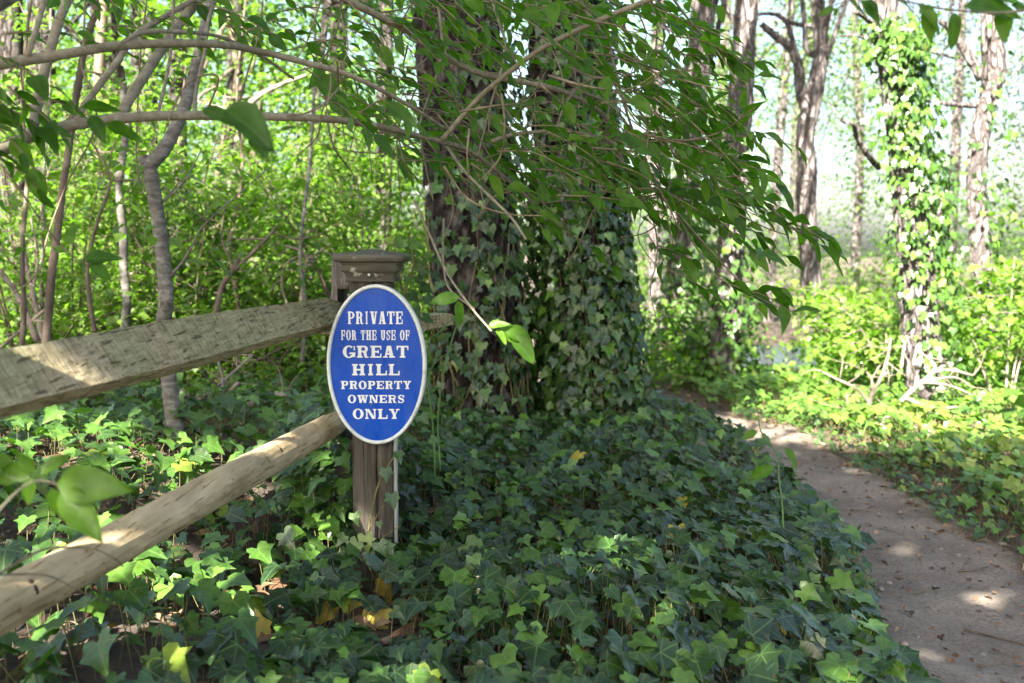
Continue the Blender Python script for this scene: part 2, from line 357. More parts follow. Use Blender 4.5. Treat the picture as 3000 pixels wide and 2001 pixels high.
NEEDLE = [simple_template(80 + i, .05) for i in range(4)]

def frames(axis, normal):
    y = unit(axis); x = unit(np.cross(y, normal)); z = np.cross(x, y)
    return np.stack([x, y, z], -1)
def leaf_mesh(name, tmpl, pos, Rm, scale, tint, which=None):
    N = len(pos); which = rng.integers(0, len(tmpl), N) if which is None else which
    scale = np.broadcast_to(np.asarray(scale, float), (N,))
    Vs, Fs, Ts, Us = [], [], [], []; off = 0
    for k, (tv, tf, tu) in enumerate(tmpl):
        idx = np.nonzero(which == k)[0]
        if len(idx) == 0: continue
        v = np.einsum('nij,vj->nvi', Rm[idx], tv) * scale[idx][:, None, None] + pos[idx][:, None, :]
        f = tf[None] + (np.arange(len(idx)) * len(tv))[:, None, None] + off
        Vs.append(v.reshape(-1, 3)); Fs.append(f.reshape(-1, 3)); Ts.append(np.repeat(tint[idx], len(tv))); Us.append(np.tile(tu, (len(idx), 1)))
        off += len(idx) * len(tv)
    return np_mesh(name, np.vstack(Vs), np.vstack(Fs), np.concatenate(Ts), np.vstack(Us))
_shared = {}
def shared_leaf(kind, tmpl, k, tb, mat):
    key = (kind, k, tb)
    if key not in _shared:
        tv, tf, tu = tmpl[k]
        me = np_mesh(kind, tv, tf, np.full(len(tv), (tb + .5) / 6), tu); me.materials.append(mat)
        me.polygons.foreach_set('use_smooth', np.ones(len(me.polygons), dtype=bool)); _shared[key] = me
    return _shared[key]
def place_leaves(parent, kind, tmpl, mat, pos, axis, normal, scale, tint, n_single=300, mass='leaf_mass', name='leaf'):
    """the largest-looking leaves become objects of their own, the rest one mass"""
    pos = np.asarray(pos); N = len(pos); scale = np.broadcast_to(np.asarray(scale, float), (N,)).copy()
    Rm = frames(axis, normal); which = rng.integers(0, len(tmpl), N); tint = np.clip(tint, 0, .999)
    sel = np.zeros(N, bool)
    if n_single:
        x, y, d = proj(pos); seen = (d > .3) & (x > -20) & (x < 3020) & (y > -20) & (y < 2020)
        size = np.where(seen, scale / np.maximum(d, .3), 0); order = np.argsort(-size)[:n_single]; order = order[size[order] > 0]
        sel[order] = True
        for i in order:
            me = shared_leaf(kind, tmpl, int(which[i]), int(tint[i] * 6), mat)
            o = bpy.data.objects.new(name, me); COL.objects.link(o); o.parent = parent
            mt = Matrix([[*(Rm[i][r] * scale[i]), pos[i][r] - parent.location[r]] for r in range(3)] + [[0, 0, 0, 1]])
            o.matrix_local = mt
    rest = ~sel
    if rest.any():
        o = link(mass, leaf_mesh(mass, tmpl, pos[rest], Rm[rest], scale[rest], tint[rest], which[rest]), mat, parent, smooth=True)
        tag(o, kind='stuff')
    return Rm

# ------------------------------------------------------------------ sign
def simple_mat(name, col, rough=0.4, spec=0.5, nz=0.0, coat=0.0):
    m, n, l, b = mat_new(name); b.inputs['Roughness'].default_value = rough; b.inputs['Specular IOR Level'].default_value = spec
    b.inputs['Coat Weight'].default_value = coat
    f = noise(n, l, 30, 5, 0.65); r = ramp(n, [(0.3, tuple(c * (1 - nz) for c in col)), (0.7, tuple(min(1, c * (1 + nz * .5)) for c in col))]); l.new(f, r.inputs[0])
    l.new(r.outputs[0], b.inputs['Base Color']); f2 = noise(n, l, 400, 3, 0.5); bump(n, l, b, f2, 0.08, 0.001); return m
M['blue'] = simple_mat('blue_paint', (0.0, 0.052, 0.33), 0.30, 0.12, 0.06)
def dusty(m, dust, amt):
    n = m.node_tree.nodes; l = m.node_tree.links; b = n['Principled BSDF']; src = b.inputs['Base Color'].links[0].from_socket
    f = noise(n, l, 14, 7, .75, stretch=(1.6, 1, .5)); r = ramp(n, [(.45, (0, 0, 0)), (.75, (amt, amt, amt))]); l.new(f, r.inputs[0]); f2 = noise(n, l, 160, 2, .5); r2 = ramp(n, [(.70, (0, 0, 0)), (.74, (.7, .7, .7))]); l.new(f2, r2.inputs[0])
    a = n.new('ShaderNodeRGBToBW'); l.new(r.outputs[0], a.inputs[0]); c = n.new('ShaderNodeRGBToBW'); l.new(r2.outputs[0], c.inputs[0]); l.new(mixc(n, l, 'MIX', math_n(n, l, 'MAXIMUM', a.outputs[0], math_n(n, l, 'MULTIPLY', c.outputs[0], .25)), src, dust), b.inputs['Base Color'])
    rr = ramp(n, [(.3, (.2, .2, .2)), (.75, (.5, .5, .5))]); l.new(f, rr.inputs[0]); rg = n.new('ShaderNodeRGBToBW'); l.new(rr.outputs[0], rg.inputs[0]); l.new(rg.outputs[0], b.inputs['Roughness'])
dusty(M['blue'], (.07, .13, .30), .30); M['blue'].node_tree.nodes['Principled BSDF'].inputs['Specular IOR Level'].default_value = .22
M['white'] = simple_mat('white_paint', (0.58, 0.61, 0.60), 0.45, 0.4, 0.03)
m, n, l, b = mat_new('weathered_white_rim'); f = noise(n, l, 25, 6, 0.7)
r = ramp(n, [(0.30, (0.28, 0.31, 0.25)), (0.48, (0.50, 0.54, 0.49)), (0.7, (0.60, 0.63, 0.60))]); l.new(f, r.inputs[0]); l.new(r.outputs[0], b.inputs['Base Color']); b.inputs['Roughness'].default_value = 0.5; M['rim'] = m

SD = 2.70; SPP = FPX / SD
S0 = P(1103, 1069, SD); SY = S0[1]
def sgn_pt(px, py, off=0.0):       # a point on the sign's vertical face
    q = P(px, py, SD); return np.array([q[0], SY - off, q[2]])
HWX, HWZ = 146 / SPP, 236 / SPP
sign = empty('oval_sign', (S0[0], SY, S0[2] - HWZ), 'blue oval sign with pale rim and white lettering mounted on the capped post', 'sign')
NS = 96; ang = np.linspace(0, 2 * np.pi, NS, endpoint=False)
def oval_rings(rings):
    V = []; F = []
    for (fx, fz, dy) in rings:
        for a in ang: V.append((S0[0] + fx * math.cos(a), SY + dy, S0[2] + fz * math.sin(a)))
    for k in range(len(rings) - 1):
        for j in range(NS):
            F.append((k * NS + j, k * NS + (j + 1) % NS, (k + 1) * NS + (j + 1) % NS, (k + 1) * NS + j))
    return V, F
bx_, bz_ = 134.5 / SPP, 224.5 / SPP
V, F = oval_rings([(bx_ + .002, bz_ + .002, 0.0), (bx_ * .6, bz_ * .6, 0.0), (bx_ * .2, bz_ * .2, 0.0)])
F.append(tuple(2 * NS + j for j in range(NS))); panel = link('face_panel', mesh_from('face_panel', V, F), M['blue'], sign)
V, F = oval_rings([(bx_, bz_, .001), (bx_ + .001, bz_ + .001, -.005), (bx_ + .004, bz_ + .004, -.0075), (HWX - .004, HWZ - .004, -.0075), (HWX - .001, HWZ - .001, -.005), (HWX, HWZ, .0), (HWX, HWZ, .022), (HWX - .003, HWZ - .003, .025), (.02, .03, .025)])
link('rim', mesh_from('rim', V, F), M['rim'], sign, smooth=True)
# --- letters: slab-serif glyphs drawn as flat polygons in a box of height 1
def arc(cx, cy, rx, ry, ix, iy, a0, a1, n=26):
    t = np.linspace(R(a0), R(a1), n); polys = []
    for i in range(n - 1):
        polys.append([(cx + rx * math.cos(t[i]), cy + ry * math.sin(t[i])), (cx + rx * math.cos(t[i + 1]), cy + ry * math.sin(t[i + 1])),
                      (cx + ix * math.cos(t[i + 1]), cy + iy * math.sin(t[i + 1])), (cx + ix * math.cos(t[i]), cy + iy * math.sin(t[i]))])
    return polys
def rect(x0, y0, x1, y1): return [[(x0, y0), (x1, y0), (x1, y1), (x0, y1)]]
def glyph(ch, w, S, T):
    o = min(.10, S * .45) if w > .62 else S * .28; sh = T; p = []
    def stem(x, y0=0, y1=1, top=True, bot=True, lo=None, ro=None):
        q = rect(x, y0, x + S, y1); a = o if lo is None else lo; c = o if ro is None else ro
        if bot: q += rect(x - a, y0, x + S + c, y0 + sh)
        if top: q += rect(x - a, y1 - sh, x + S + c, y1)
        return q
    if ch == 'I': p = stem((w - S) / 2)
    elif ch == 'H': p = stem(o) + stem(w - S - o) + rect(o + S, .5 - T / 2, w - S - o, .5 + T / 2)
    elif ch == 'L': p = stem(o) + rect(o + S, 0, w, T) + [[(w - T * .9, T), (w, T), (w, .40), (w - T * .6, .40)]]
    elif ch in 'EF':
        p = stem(o, bot=(ch == 'F')) + rect(o + S, 1 - T, w, 1) + [[(w - T * .6, .66), (w, .66), (w, 1 - T), (w - T * .9, 1 - T)]]
        p += rect(o + S, .5 - T / 2, w * .68, .5 + T / 2) + rect(w * .66, .36, w * .66 + T * .75, .64)
        if ch == 'E': p += rect(0, 0, w, T) + [[(w - T * .9, T), (w, T), (w, .36), (w - T * .6, .36)]]
    elif ch == 'T':
        p = stem((w - S) / 2, top=False) + rect(0, 1 - T, w, 1) + [[(0, .64), (T * .6, .64), (T * .9, 1 - T), (0, 1 - T)], [(w - T * .6, .64), (w, .64), (w, 1 - T), (w - T * .9, 1 - T)]]
    elif ch in 'PR':
        yb = .42 if ch == 'P' else .46; cy = (1 + yb) / 2; ry = (1 - yb) / 2; cx = max(o + S, w - .03 - ry * .95 - (0 if ch == 'P' else .03)); rx = w - cx - (0 if ch == 'P' else .06)
        p = stem(o) + rect(o + S, 1 - T, cx, 1) + rect(o + S, yb, cx, yb + T) + arc(cx, cy, rx, ry, max(.012, rx - S * .95), ry - T, -90, 90)
        if ch == 'R':
            xr = w * .62
            p += [[(xr - S * .35, yb + T * .6), (xr + S * .65, yb + T * .6), (xr + S * .80, .16), (xr - S * .02, .16)]]
            p += [[(xr - S * .02, .16), (xr + S * .80, .16), (xr + S * 1.02, .08), (xr + S * .4, -.01), (xr + S * .12, .04)]] + [[(xr + S * .4, -.01), (xr + S * 1.02, .08), (w, .10), (w + .02, .05), (w - .04, -.01)]]
    elif ch in 'AV':
        t = T * 1.05; s = S * 1.08; m_ = w / 2
        p = [[(o * 1.1, 0), (o * 1.1 + t, 0), (m_ + t * .2, 1), (m_ - s * .55, 1)], [(w - o - s, 0), (w - o, 0), (m_ + s * .55, 1), (m_ - s * .45, 1)]]
        p += rect(w * .28, .25, w * .66, .25 + T) + rect(0, 0, o * 2.2 + t, sh) + rect(w - 2 * o - s, 0, w, sh)
        if ch == 'V': p = [[(w - x, 1 - y) for x, y in q] for q in p[:2] + p[3:]]
    elif ch == 'Y':
        t = T * 1.2; s = S * 1.05; m_ = w / 2
        p = [[(o, 1), (o + s, 1), (m_ + S * .5, .42), (m_ - S * .5, .42)], [(w - o - t, 1), (w - o, 1), (m_ + S * .5, .42), (m_ + S * .12, .42)]]
        p += rect(m_ - S / 2, 0, m_ + S / 2, .46) + rect(m_ - S / 2 - o, 0, m_ + S / 2 + o, sh) + rect(0, 1 - sh, 2 * o + s, 1) + rect(w - 2 * o - t, 1 - sh, w, 1)
    elif ch == 'N':
        t = T * 1.1
        p = rect(o, 0, o + t, 1) + rect(w - o - t, 0, w - o, 1) + [[(o, 1), (o + S * 1.1, 1), (w - o, 0), (w - o - S * 1.1, 0)]]
        p += rect(0, 0, 2 * o + t, sh) + rect(0, 1 - sh, o + S * .7, 1) + rect(w - 2 * o - t, 1 - sh, w, 1)
    elif ch == 'W':
        t = T; s = S * .95; a = w * .30; c = w * .70; m_ = w / 2
        p = [[(o, 1), (o + s, 1), (a + s * .5, 0), (a - s * .45, 0)], [(m_ - t * .2, 1), (m_ + t * .8, 1), (a + s * .5, 0), (a - s * .1, 0)],
             [(m_ - s * .55, 1), (m_ + s * .45, 1), (c + s * .5, 0), (c - s * .45, 0)], [(w - o - t, 1), (w - o, 1), (c + s * .5, 0), (c - s * .1, 0)]]
        p += rect(0, 1 - sh, 2 * o + s, 1) + rect(m_ - s, 1 - sh, m_ + s, 1) + rect(w - 2 * o - t, 1 - sh, w, 1)
    elif ch == 'O': p = arc(w / 2, .5, w / 2, .53, w / 2 - S * 1.05, .53 - T * .8, 0, 360, 48)
    elif ch == 'U':
        ry = .40; p = rect(o, ry, o + S, 1) + rect(w - o - T * 1.5, ry, w - o, 1) + rect(0, 1 - sh, S + 2 * o, 1) + rect(w - 2 * o - T * 1.5, 1 - sh, w, 1)
        cx = w / 2; p += arc(cx, ry, cx - o, ry + .02, cx - o - (S + T * 1.5) / 2, ry - T, 180, 360)
    elif ch == 'G':
        p = arc(w / 2, .5, w / 2, .53, w / 2 - S * 1.05, .53 - T * .8, 48, 322, 44) + rect(w - S, .06, w, .44) + rect(w - S * 1.7, .44 - sh, w + o * .3, .44) + rect(w - T * .9, .62, w - T * .1, .98)
    elif ch == 'S':
        c = spline([(w * .86, .74), (w * .72, .91), (w * .46, .955), (w * .20, .80), (w * .26, .62), (w * .52, .50), (w * .78, .38), (w * .82, .20), (w * .54, .045), (w * .26, .09), (w * .12, .27)], 6)
        k = np.linspace(0, 1, len(c)); hw = (T * .42 + (S - T) * .5 * np.exp(-((k - .5) / .17) ** 2) + .02 * np.exp(-((k - .33) / .1) ** 2))
        tt = unit(np.gradient(c, axis=0)); nn = np.column_stack([-tt[:, 1], tt[:, 0]]); A = c + nn * hw[:, None]; B = c - nn * hw[:, None]
        p = [[tuple(A[i]), tuple(A[i + 1]), tuple(B[i + 1]), tuple(B[i])] for i in range(len(c) - 1)]
        p += rect(w * .82, .66, w * .82 + T * .75, .99) + rect(w * .10, .01, w * .10 + T * .75, .34)
    return p
LW = {'I': .62, 'W': 1.32, 'O': 1.02, 'N': 1.06, 'G': 1.05, 'H': 1.06, 'L': .90, 'S': .86, 'E': .94, 'F': .90, 'P': .94}
LINES = [('PRIVATE', 930, 37, 160, 1101, .30, .13), ('FOR THE USE OF', 981, 29, 200, 1101, .27, .12), ('GREAT', 1030, 35, 192, 1101, .28, .13), ('HILL', 1083, 33.5, 139, 1101, .29, .14),
         ('PROPERTY', 1128.5, 24, 206, 1101, .28, .14), ('OWNERS', 1170, 23.5, 167, 1101, .28, .14), ('ONLY', 1214.5, 29.5, 138, 1100.5, .28, .13)]
for txt, cy, h, wpx, cx, Sx, Tx in LINES:
    gap = .16; units = sum(LW.get(c, 1.0) if c != ' ' else .55 for c in txt); nl = len(txt)
    total = wpx / h                                  # width in letter heights
    gp = .15 if total / nl > .75 else .10
    k = (total - gp * (nl - 1)) / units
    V = []; F = []; x = 0.0; zoff = 0
    for c in txt:
        lw = (LW.get(c, 1.0) if c != ' ' else .55) * k
        if c != ' ':
            S_ = min(Sx, lw * (.36 if lw > .62 else .30)); Tx_ = Tx if lw > .62 else .095
            for poly in glyph(c, lw, S_, Tx_):
                b0 = len(V); zoff += 1
                for (u, v) in poly:
                    q = sgn_pt(cx - wpx / 2 + (x + u) * h, cy + h / 2 - v * h)
                    V.append((q[0], SY - 0.0012 - (zoff % 90) * 6e-6, q[2]))
                F.append(tuple(range(b0, len(V))))
        x += lw + gp
    me = mesh_from('text_line', V, F); o = link('text_line', me, M['white'], panel); o['label'] = 'white slab serif line reading ' + txt
bm = bmesh.new()
for (px, py) in ((1093, 858), (1087, 1187)):
    q = sgn_pt(px, py); mt = Matrix.Translation((q[0], SY - .0015, q[2])) @ Matrix.Rotation(R(90), 4, 'X')
    bmesh.ops.create_cone(bm, cap_ends=True, segments=10, radius1=.0028, radius2=.0018, depth=.003, matrix=mt)
me = bpy.data.meshes.new('screw_head'); bm.to_mesh(me); bm.free()
M['screw'] = simple_mat('dull_screw', (0.12, 0.10, 0.09), 0.5, 0.5, .3); link('screw_head', me, M['screw'], panel)

# ------------------------------------------------------------------ sign post with moulded cap
M['post'] = wood_mat('post_wood', (0.028, 0.024, 0.018), (0.062, 0.054, 0.041), (0.112, 0.099, 0.078), (9, 9, .55), 9, bstr=.6, bdist=.003)
M['cap'] = wood_mat('cap_wood', (0.04, 0.039, 0.028), (0.08, 0.077, 0.056), (0.125, 0.12, 0.092), (1, 6, 6), 6, bstr=.5, bdist=.002, spots=((0.34, 0.33, 0.27), 22, .60))
M['side_strip'] = wood_mat('pale_strip_wood', (0.26, 0.24, 0.19), (0.36, 0.34, 0.28), (0.46, 0.44, 0.38), (8, 8, .5), 9, bstr=.4, bdist=.002)
PX0 = P(1103, 1300, 2.84)[0]; PY0 = SY + .026; HP = .0545
spost = empty('sign_post', (PX0, PY0 + HP, gz(PX0, PY0)), 'square brown wooden post with moulded cap behind the blue oval sign', 'post')
def rsq(hw, cr, cx, cy, n=3):
    pts = []
    for (sx, sy, a0) in ((1, 1, 0), (-1, 1, 90), (-1, -1, 180), (1, -1, 270)):
        for k in range(n + 1):
            a = R(a0 + 90 * k / n); pts.append((cx + sx * (hw - cr) + cr * math.cos(a), cy + sy * (hw - cr) + cr * math.sin(a)))
    return pts
def sq_lathe(sections, cx, cy, cr=.004):
    V = []; F = []; ns = 16
    for (hw, z) in sections: V += [(x, y, z) for x, y in rsq(max(hw, .0005), min(cr, hw * .5), cx, cy)]
    for k in range(len(sections) - 1):
        for j in range(ns): F.append((k * ns + j, k * ns + (j + 1) % ns, (k + 1) * ns + (j + 1) % ns, (k + 1) * ns + j))
    F.append(tuple(reversed(range(ns)))); F.append(tuple(range((len(sections) - 1) * ns, len(sections) * ns)))
    return V, F
zc = P(1103, 822, 2.84)[2]
# shaft is two boards with a dark crack between them
def shaft(x0, x1, y0, y1, z0, z1, rows=26):
    V = []; F = []; c = .004
    prof = [(x0 + c, y0), (x1 - c, y0), (x1, y0 + c), (x1, y1 - c), (x1 - c, y1), (x0 + c, y1), (x0, y1 - c), (x0, y0 + c)]
    for k in range(rows + 1):
        z = z0 + (z1 - z0) * k / rows
        for (x, y) in prof: V.append((x + rng.normal(0, .0006), y + rng.normal(0, .0006), z))
    for k in range(rows):
        for j in range(8): F.append((k * 8 + j, k * 8 + (j + 1) % 8, k * 8 + 8 + (j + 1) % 8, k * 8 + 8 + j))
    F.append(tuple(reversed(range(8)))); F.append(tuple(rows * 8 + j for j in range(8))); return V, F
crx = PX0 + .012
V, F = shaft(PX0 - HP, crx - .001, PY0, PY0 + 2 * HP, -.25, zc + .01); link('board', mesh_from('board', V, F), M['post'], spost)
V, F = shaft(crx + .001, PX0 + HP, PY0 + .0015, PY0 + 2 * HP - .001, -.25, zc + .008); link('board', mesh_from('board', V, F), M['post'], spost)
V, F = shaft(PX0 + HP + .001, PX0 + HP + .010, PY0 + .012, PY0 + .055, -.2, zc - .02); link('side_strip', mesh_from('side_strip', V, F), M['side_strip'], spost)  # thin pale strip along the right side of the post
cs = [(.0640, 0), (.0675, .002), (.0675, .009), (.0655, .0105), (.0655, .014), (.067, .020), (.071, .027), (.0765, .032), (.079, .036), (.079, .047), (.0765, .0485), (.0765, .051), (.0795, .0525), (.0795, .058), (.087, .0585), (.0945, .062), (.0975, .068), (.0975, .073), (.0945, .0785), (.088, .0815), (.060, .087), (.030, .0935), (.004, .097)]
V, F = sq_lathe([(a, zc + z_ * .92) for a, z_ in cs], PX0 + .002, PY0 + HP + .002, .007)
V = [(x + rng.normal(0, .0004), y + rng.normal(0, .0004), z + rng.normal(0, .0005)) for x, y, z in V]
cap_o = link('cap', mesh_from('cap', V, F), M['cap'], spost)
bm = bmesh.new(); bmesh.ops.create_cone(bm, cap_ends=True, segments=12, radius1=.004, radius2=.003, depth=.004, matrix=Matrix.Translation((PX0, PY0 + .002 - .017, zc + .020)) @ Matrix.Rotation(R(90), 4, 'X'))
me = bpy.data.meshes.new('screw_head'); bm.to_mesh(me); bm.free(); M['zinc'] = simple_mat('zinc_screw', (.5, .52, .5), .4, .6, .1); link('screw_head', me, M['zinc'], cap_o)

# ------------------------------------------------------------------ split rail fence
M['oldpost'] = wood_mat('weathered_fence_post', (0.035, 0.028, 0.024), (0.10, 0.088, 0.078), (0.26, 0.24, 0.215), (14, 14, 1.6), 9, bstr=1.0, bdist=.008)
m, n, l, b = mat_new('grey_rail_wood')
f = noise(n, l, 22, 7, .7, stretch=(5, .4, 5)); f2 = noise(n, l, 22, 5, .6, stretch=(1.2, 9, 1.2))
r = ramp(n, [(.28, (.13, .108, .064)), (.5, (.285, .245, .155)), (.74, (.43, .385, .27))]); l.new(f, r.inputs[0])
r2 = ramp(n, [(.36, (.55, .55, .5)), (.5, (1, 1, 1)), (.8, (1.12, 1.1, 1.06))]); l.new(f2, r2.inputs[0])
f3 = noise(n, l, 4, 3, .5); r3 = ramp(n, [(.4, (.90, .98, .84)), (.62, (1.05, 1, .97))]); l.new(f3, r3.inputs[0])
l.new(mixc(n, l, 'MULTIPLY', 1.0, mixc(n, l, 'MULTIPLY', 1.0, r.outputs[0], r2.outputs[0]), r3.outputs[0]), b.inputs['Base Color'])
b.inputs['Roughness'].default_value = .9; b.inputs['Specular IOR Level'].default_value = .2
ad = math_n(n, l, 'ADD', f, math_n(n, l, 'MULTIPLY', f2, .9)); bump(n, l, b, ad, .8, .004); M['rail'] = m
M['rail2'] = wood_mat('tan_rail_wood', (0.235, 0.175, 0.095), (0.38, 0.30, 0.175), (0.50, 0.415, 0.265), (5, .7, 5), 6, rough=.8, bstr=.35, bdist=.003, spots=((.16, .12, .07), 7, .66))
def cracks(m, stretch, scale, dark, lo=.60):
    n = m.node_tree.nodes; l = m.node_tree.links; b = n['Principled BSDF']; src = b.inputs['Base Color'].links[0].from_socket
    f = noise(n, l, scale, 3, .5, stretch=stretch); r = ramp(n, [(lo, (1, 1, 1)), (lo + .05, dark)]); l.new(f, r.inputs[0]); l.new(mixc(n, l, 'MULTIPLY', 1.0, src, r.outputs[0]), b.inputs['Base Color'])
cracks(M['rail'], (6, .16, 6), 24, (.35, .33, .3)); cracks(M['rail'], (1, 1, 1), 55, (.6, .58, .5), .64); cracks(M['rail2'], (6, .2, 6), 20, (.55, .47, .36), .60); cracks(M['rail2'], (1, 1, 1), 40, (.62, .55, .45), .64); cracks(M['post'], (7, 7, .14), 20, (.3, .3, .3), .60)
FD = 3.02
fp = P(1032, 900, FD); FPX0, FPY0 = fp[0], fp[1]
fence = empty('split_rail_fence', (FPX0, FPY0, gz(FPX0, FPY0)), 'split rail fence with weathered post and two long rails receding behind the sign', 'fence')
# weathered post, rail slots cut right through
zt = P(1010, 742, FD)[2]
tb = Tubes(); zz = np.linspace(-.3, zt, 60); cc = np.column_stack([FPX0 + .004 * np.sin(zz * 6), np.full(60, FPY0), zz])
tb.add(cc, [.066, .066, .065, .064, .062, .057], 0, sides=18, rough=.022, raw=True)
me = tb.mesh('post'); tmp = bpy.data.objects.new('tmp', me); COL.objects.link(tmp)
cutm = bpy.data.meshes.new('cut'); bm = bmesh.new()
for zc_ in (P(1010, 905, FD)[2] + .01, P(1010, 1235, FD)[2]):
    mt = Matrix.Translation((FPX0 - .005, FPY0, zc_)) @ Matrix.Rotation(R(-7), 4, 'Z') @ Matrix.Diagonal((.05, .4, .105, 1)); bmesh.ops.create_cube(bm, size=1, matrix=mt)
bm.to_mesh(cutm); bm.free(); cut = bpy.data.objects.new('cut', cutm); COL.objects.link(cut)
md = tmp.modifiers.new('b', 'BOOLEAN'); md.object = cut; md.solver = 'EXACT'
dg = bpy.context.evaluated_depsgraph_get(); dg.update(); me2 = bpy.data.meshes.new_from_object(tmp.evaluated_get(dg))
bpy.data.objects.remove(tmp); bpy.data.objects.remove(cut); me2.name = 'post'; link('post', me2, M['oldpost'], fence)
def rail(prof, A, B, taperB=.25, taperA=1.0, n=70, amp=.0006, mat='rail', name='rail', wob=.004):
    A = np.asarray(A); B = np.asarray(B); d = unit(B - A); side = unit(np.cross(d, [0, 0, 1])); up = np.cross(side, d)
    L = np.linalg.norm(B - A); t = np.linspace(0, 1, n); V = []; ns = len(prof); F = []
    ph = rng.uniform(0, 6, 4)
    for k in t:
        s = 1.0
        e = (1 - k) * L
        if e < .22: s = min(s, taperB + (1 - taperB) * (e / .22) ** .8)
        if k * L < .2: s = min(s, taperA + (1 - taperA) * (k * L / .2))
        c = A + (B - A) * k + side * wob * math.sin(k * 7 + ph[0]) + up * wob * math.sin(k * 5 + ph[1])
        for (a, z) in prof:
            jx, jz = rng.normal(0, amp, 2)
            V.append(c + side * (a * s * (1 + .05 * math.sin(k * 13 + ph[2])) + jx) + up * (z * s * (1 + .05 * math.sin(k * 11 + ph[3])) + jz))
    for k in range(n - 1):
        for j in range(ns): F.append((k * ns + j, k * ns + (j + 1) % ns, (k + 1) * ns + (j + 1) % ns, (k + 1) * ns + j))
    F.append(tuple(reversed(range(ns)))); F.append(tuple((n - 1) * ns + j for j in range(ns)))
    return link(name, mesh_from(name, V, F), M[mat], fence)
def sub(poly, n):
    out = []
    for i in range(len(poly)):
        a = np.array(poly[i]); b2 = np.array(poly[(i + 1) % len(poly)])
        for k in range(n): out.append(tuple(a + (b2 - a) * k / n))
    return out
def rail_pt(px, py, d): return P(px, py, d)
e1 = P(1010, 915, FD); s1 = P(0, 1124, 1.40); dirv = (e1 - s1); s1b = s1 - dirv * .45
rail(sub([(-.008, .050), (.036, -.024), (.006, -.048), (-.040, .004)][::-1], 5), s1b, e1 + dirv * .04, .45, n=110)
e2 = P(1010, 1222, FD); s2 = P(0, 1782, 1.40); dirv = e2 - s2
circ = [(.037 * math.cos(a) * (1 + .06 * math.sin(3 * a)), .038 * math.sin(a)) for a in np.linspace(0, 2 * np.pi, 18, endpoint=False)][::-1]
low_rail = rail(circ, s2 - dirv * .45, e2 + dirv * .04, .6, n=90, amp=.0006, mat='rail2')
M['knot'] = simple_mat('dark_knot', (.035, .022, .014), .8, .2, .4)
for (fr, rk, dz_) in ((.018, .0085, .004), (.33, .006, -.008), (.62, .005, .006)):
    kc = s2 + dirv * fr + np.array([0, 0, dz_]); dk = unit(np.array([0, 0, CAMZ]) - kc); dk = unit(dk - unit(dirv) * (dk @ unit(dirv))); kc = kc + dk * .0375
    bm = bmesh.new(); mt = Matrix.Translation(Vector(kc.tolist())) @ Vector(dk.tolist()).to_track_quat('Z', 'Y').to_matrix().to_4x4() @ Matrix.Diagonal((1.0, 1.5, .35, 1)); bmesh.ops.create_icosphere(bm, subdivisions=2, radius=rk, matrix=mt)
    me = bpy.data.meshes.new('knot'); bm.to_mesh(me); bm.free(); link('knot', me, M['knot'], low_rail, smooth=True)
rail(sub([(-.02, .035), (.03, .03), (.025, -.03), (-.025, -.03)][::-1], 3), P(928, 972, 2.93), P(1318, 938, 3.3), .5, .3, n=40)

# ------------------------------------------------------------------ double trunk tree
DT = 4.9
def trunk_mesh(pts, radii, sides=56, rows=150, furrow=.016, seed=0, flare=None):
    q = np.random.default_rng(seed); c = spline(pts, 12); k = np.linspace(0, len(c) - 1, rows); c = np.column_stack([np.interp(k, np.arange(len(c)), c[:, i]) for i in range(3)])
    t = unit(np.gradient(c, axis=0)); a = unit(np.cross(t, [0.02, 1., 0.01])); b2 = np.cross(t, a)
    rad = np.interp(np.linspace(0, 1, rows), np.linspace(0, 1, len(radii)), radii); ang = np.linspace(0, 2 * np.pi, sides, endpoint=False)
    A, Z = np.meshgrid(ang, np.linspace(0, 1, rows)); L = np.linalg.norm(np.diff(c, axis=0), axis=1).sum(); Zm = Z * L
    h = np.zeros_like(A)
    for j in range(7):
        fr = q.integers(5, 15); ph = q.uniform(0, 6, 3); h += np.abs(np.sin(fr * A / 2 * 1.0 + ph[0] + .9 * np.sin(Zm * q.uniform(2, 6) + ph[1] + A) + .5 * np.sin(Zm * 9 + ph[2])))
    h = h / 7 - .63
    h += .25 * np.sin(Zm * 23 + 4 * np.sin(3 * A) + 3 * np.sin(5 * A)) * np.abs(np.sin(6 * A))
    h += q.normal(0, .07, h.shape)
    rr = rad[:, None] * (1 + .04 * np.sin(2 * A + 1) + .03 * np.sin(3 * A)) + furrow * 1.6 * h
    if flare is not None: rr = rr * (1 + flare * np.exp(-Zm / .35) * (1 + .5 * np.sin(5 * A)))
    V = c[:, None] + rr[..., None] * (np.cos(A)[..., None] * a[:, None] + np.sin(A)[..., None] * b2[:, None]); V = V.reshape(-1, 3)
    i = np.arange(rows - 1)[:, None] * sides; j = np.arange(sides)[None]; j2 = (j + 1) % sides
    return V, np.stack([i + j, i + j2, i + sides + j2, i + sides + j], -1).reshape(-1, 4), c, rad
bz = gz(.1, 4.9)
dtree = empty('double_trunk_tree', (.15, 5.0, bz), 'massive dark double-trunked tree wrapped in ivy right of the sign', 'tree')
lt = [P(1425, 1330, DT), P(1415, 1150, DT), P(1395, 800, DT), P(1365, 400, DT + .05), P(1338, 0, DT + .1), P(1310, -500, DT + .2), P(1280, -1500, DT + .5), P(1200, -3200, DT + .8)]
rt = [P(1745, 1330, DT + .12), P(1735, 1150, DT + .12), P(1705, 800, DT + .12), P(1668, 400, DT + .15), P(1645, 0, DT + .2), P(1640, -500, DT + .3), P(1700, -1500, DT + .4), P(1850, -3200, DT + .6)]
TR = []
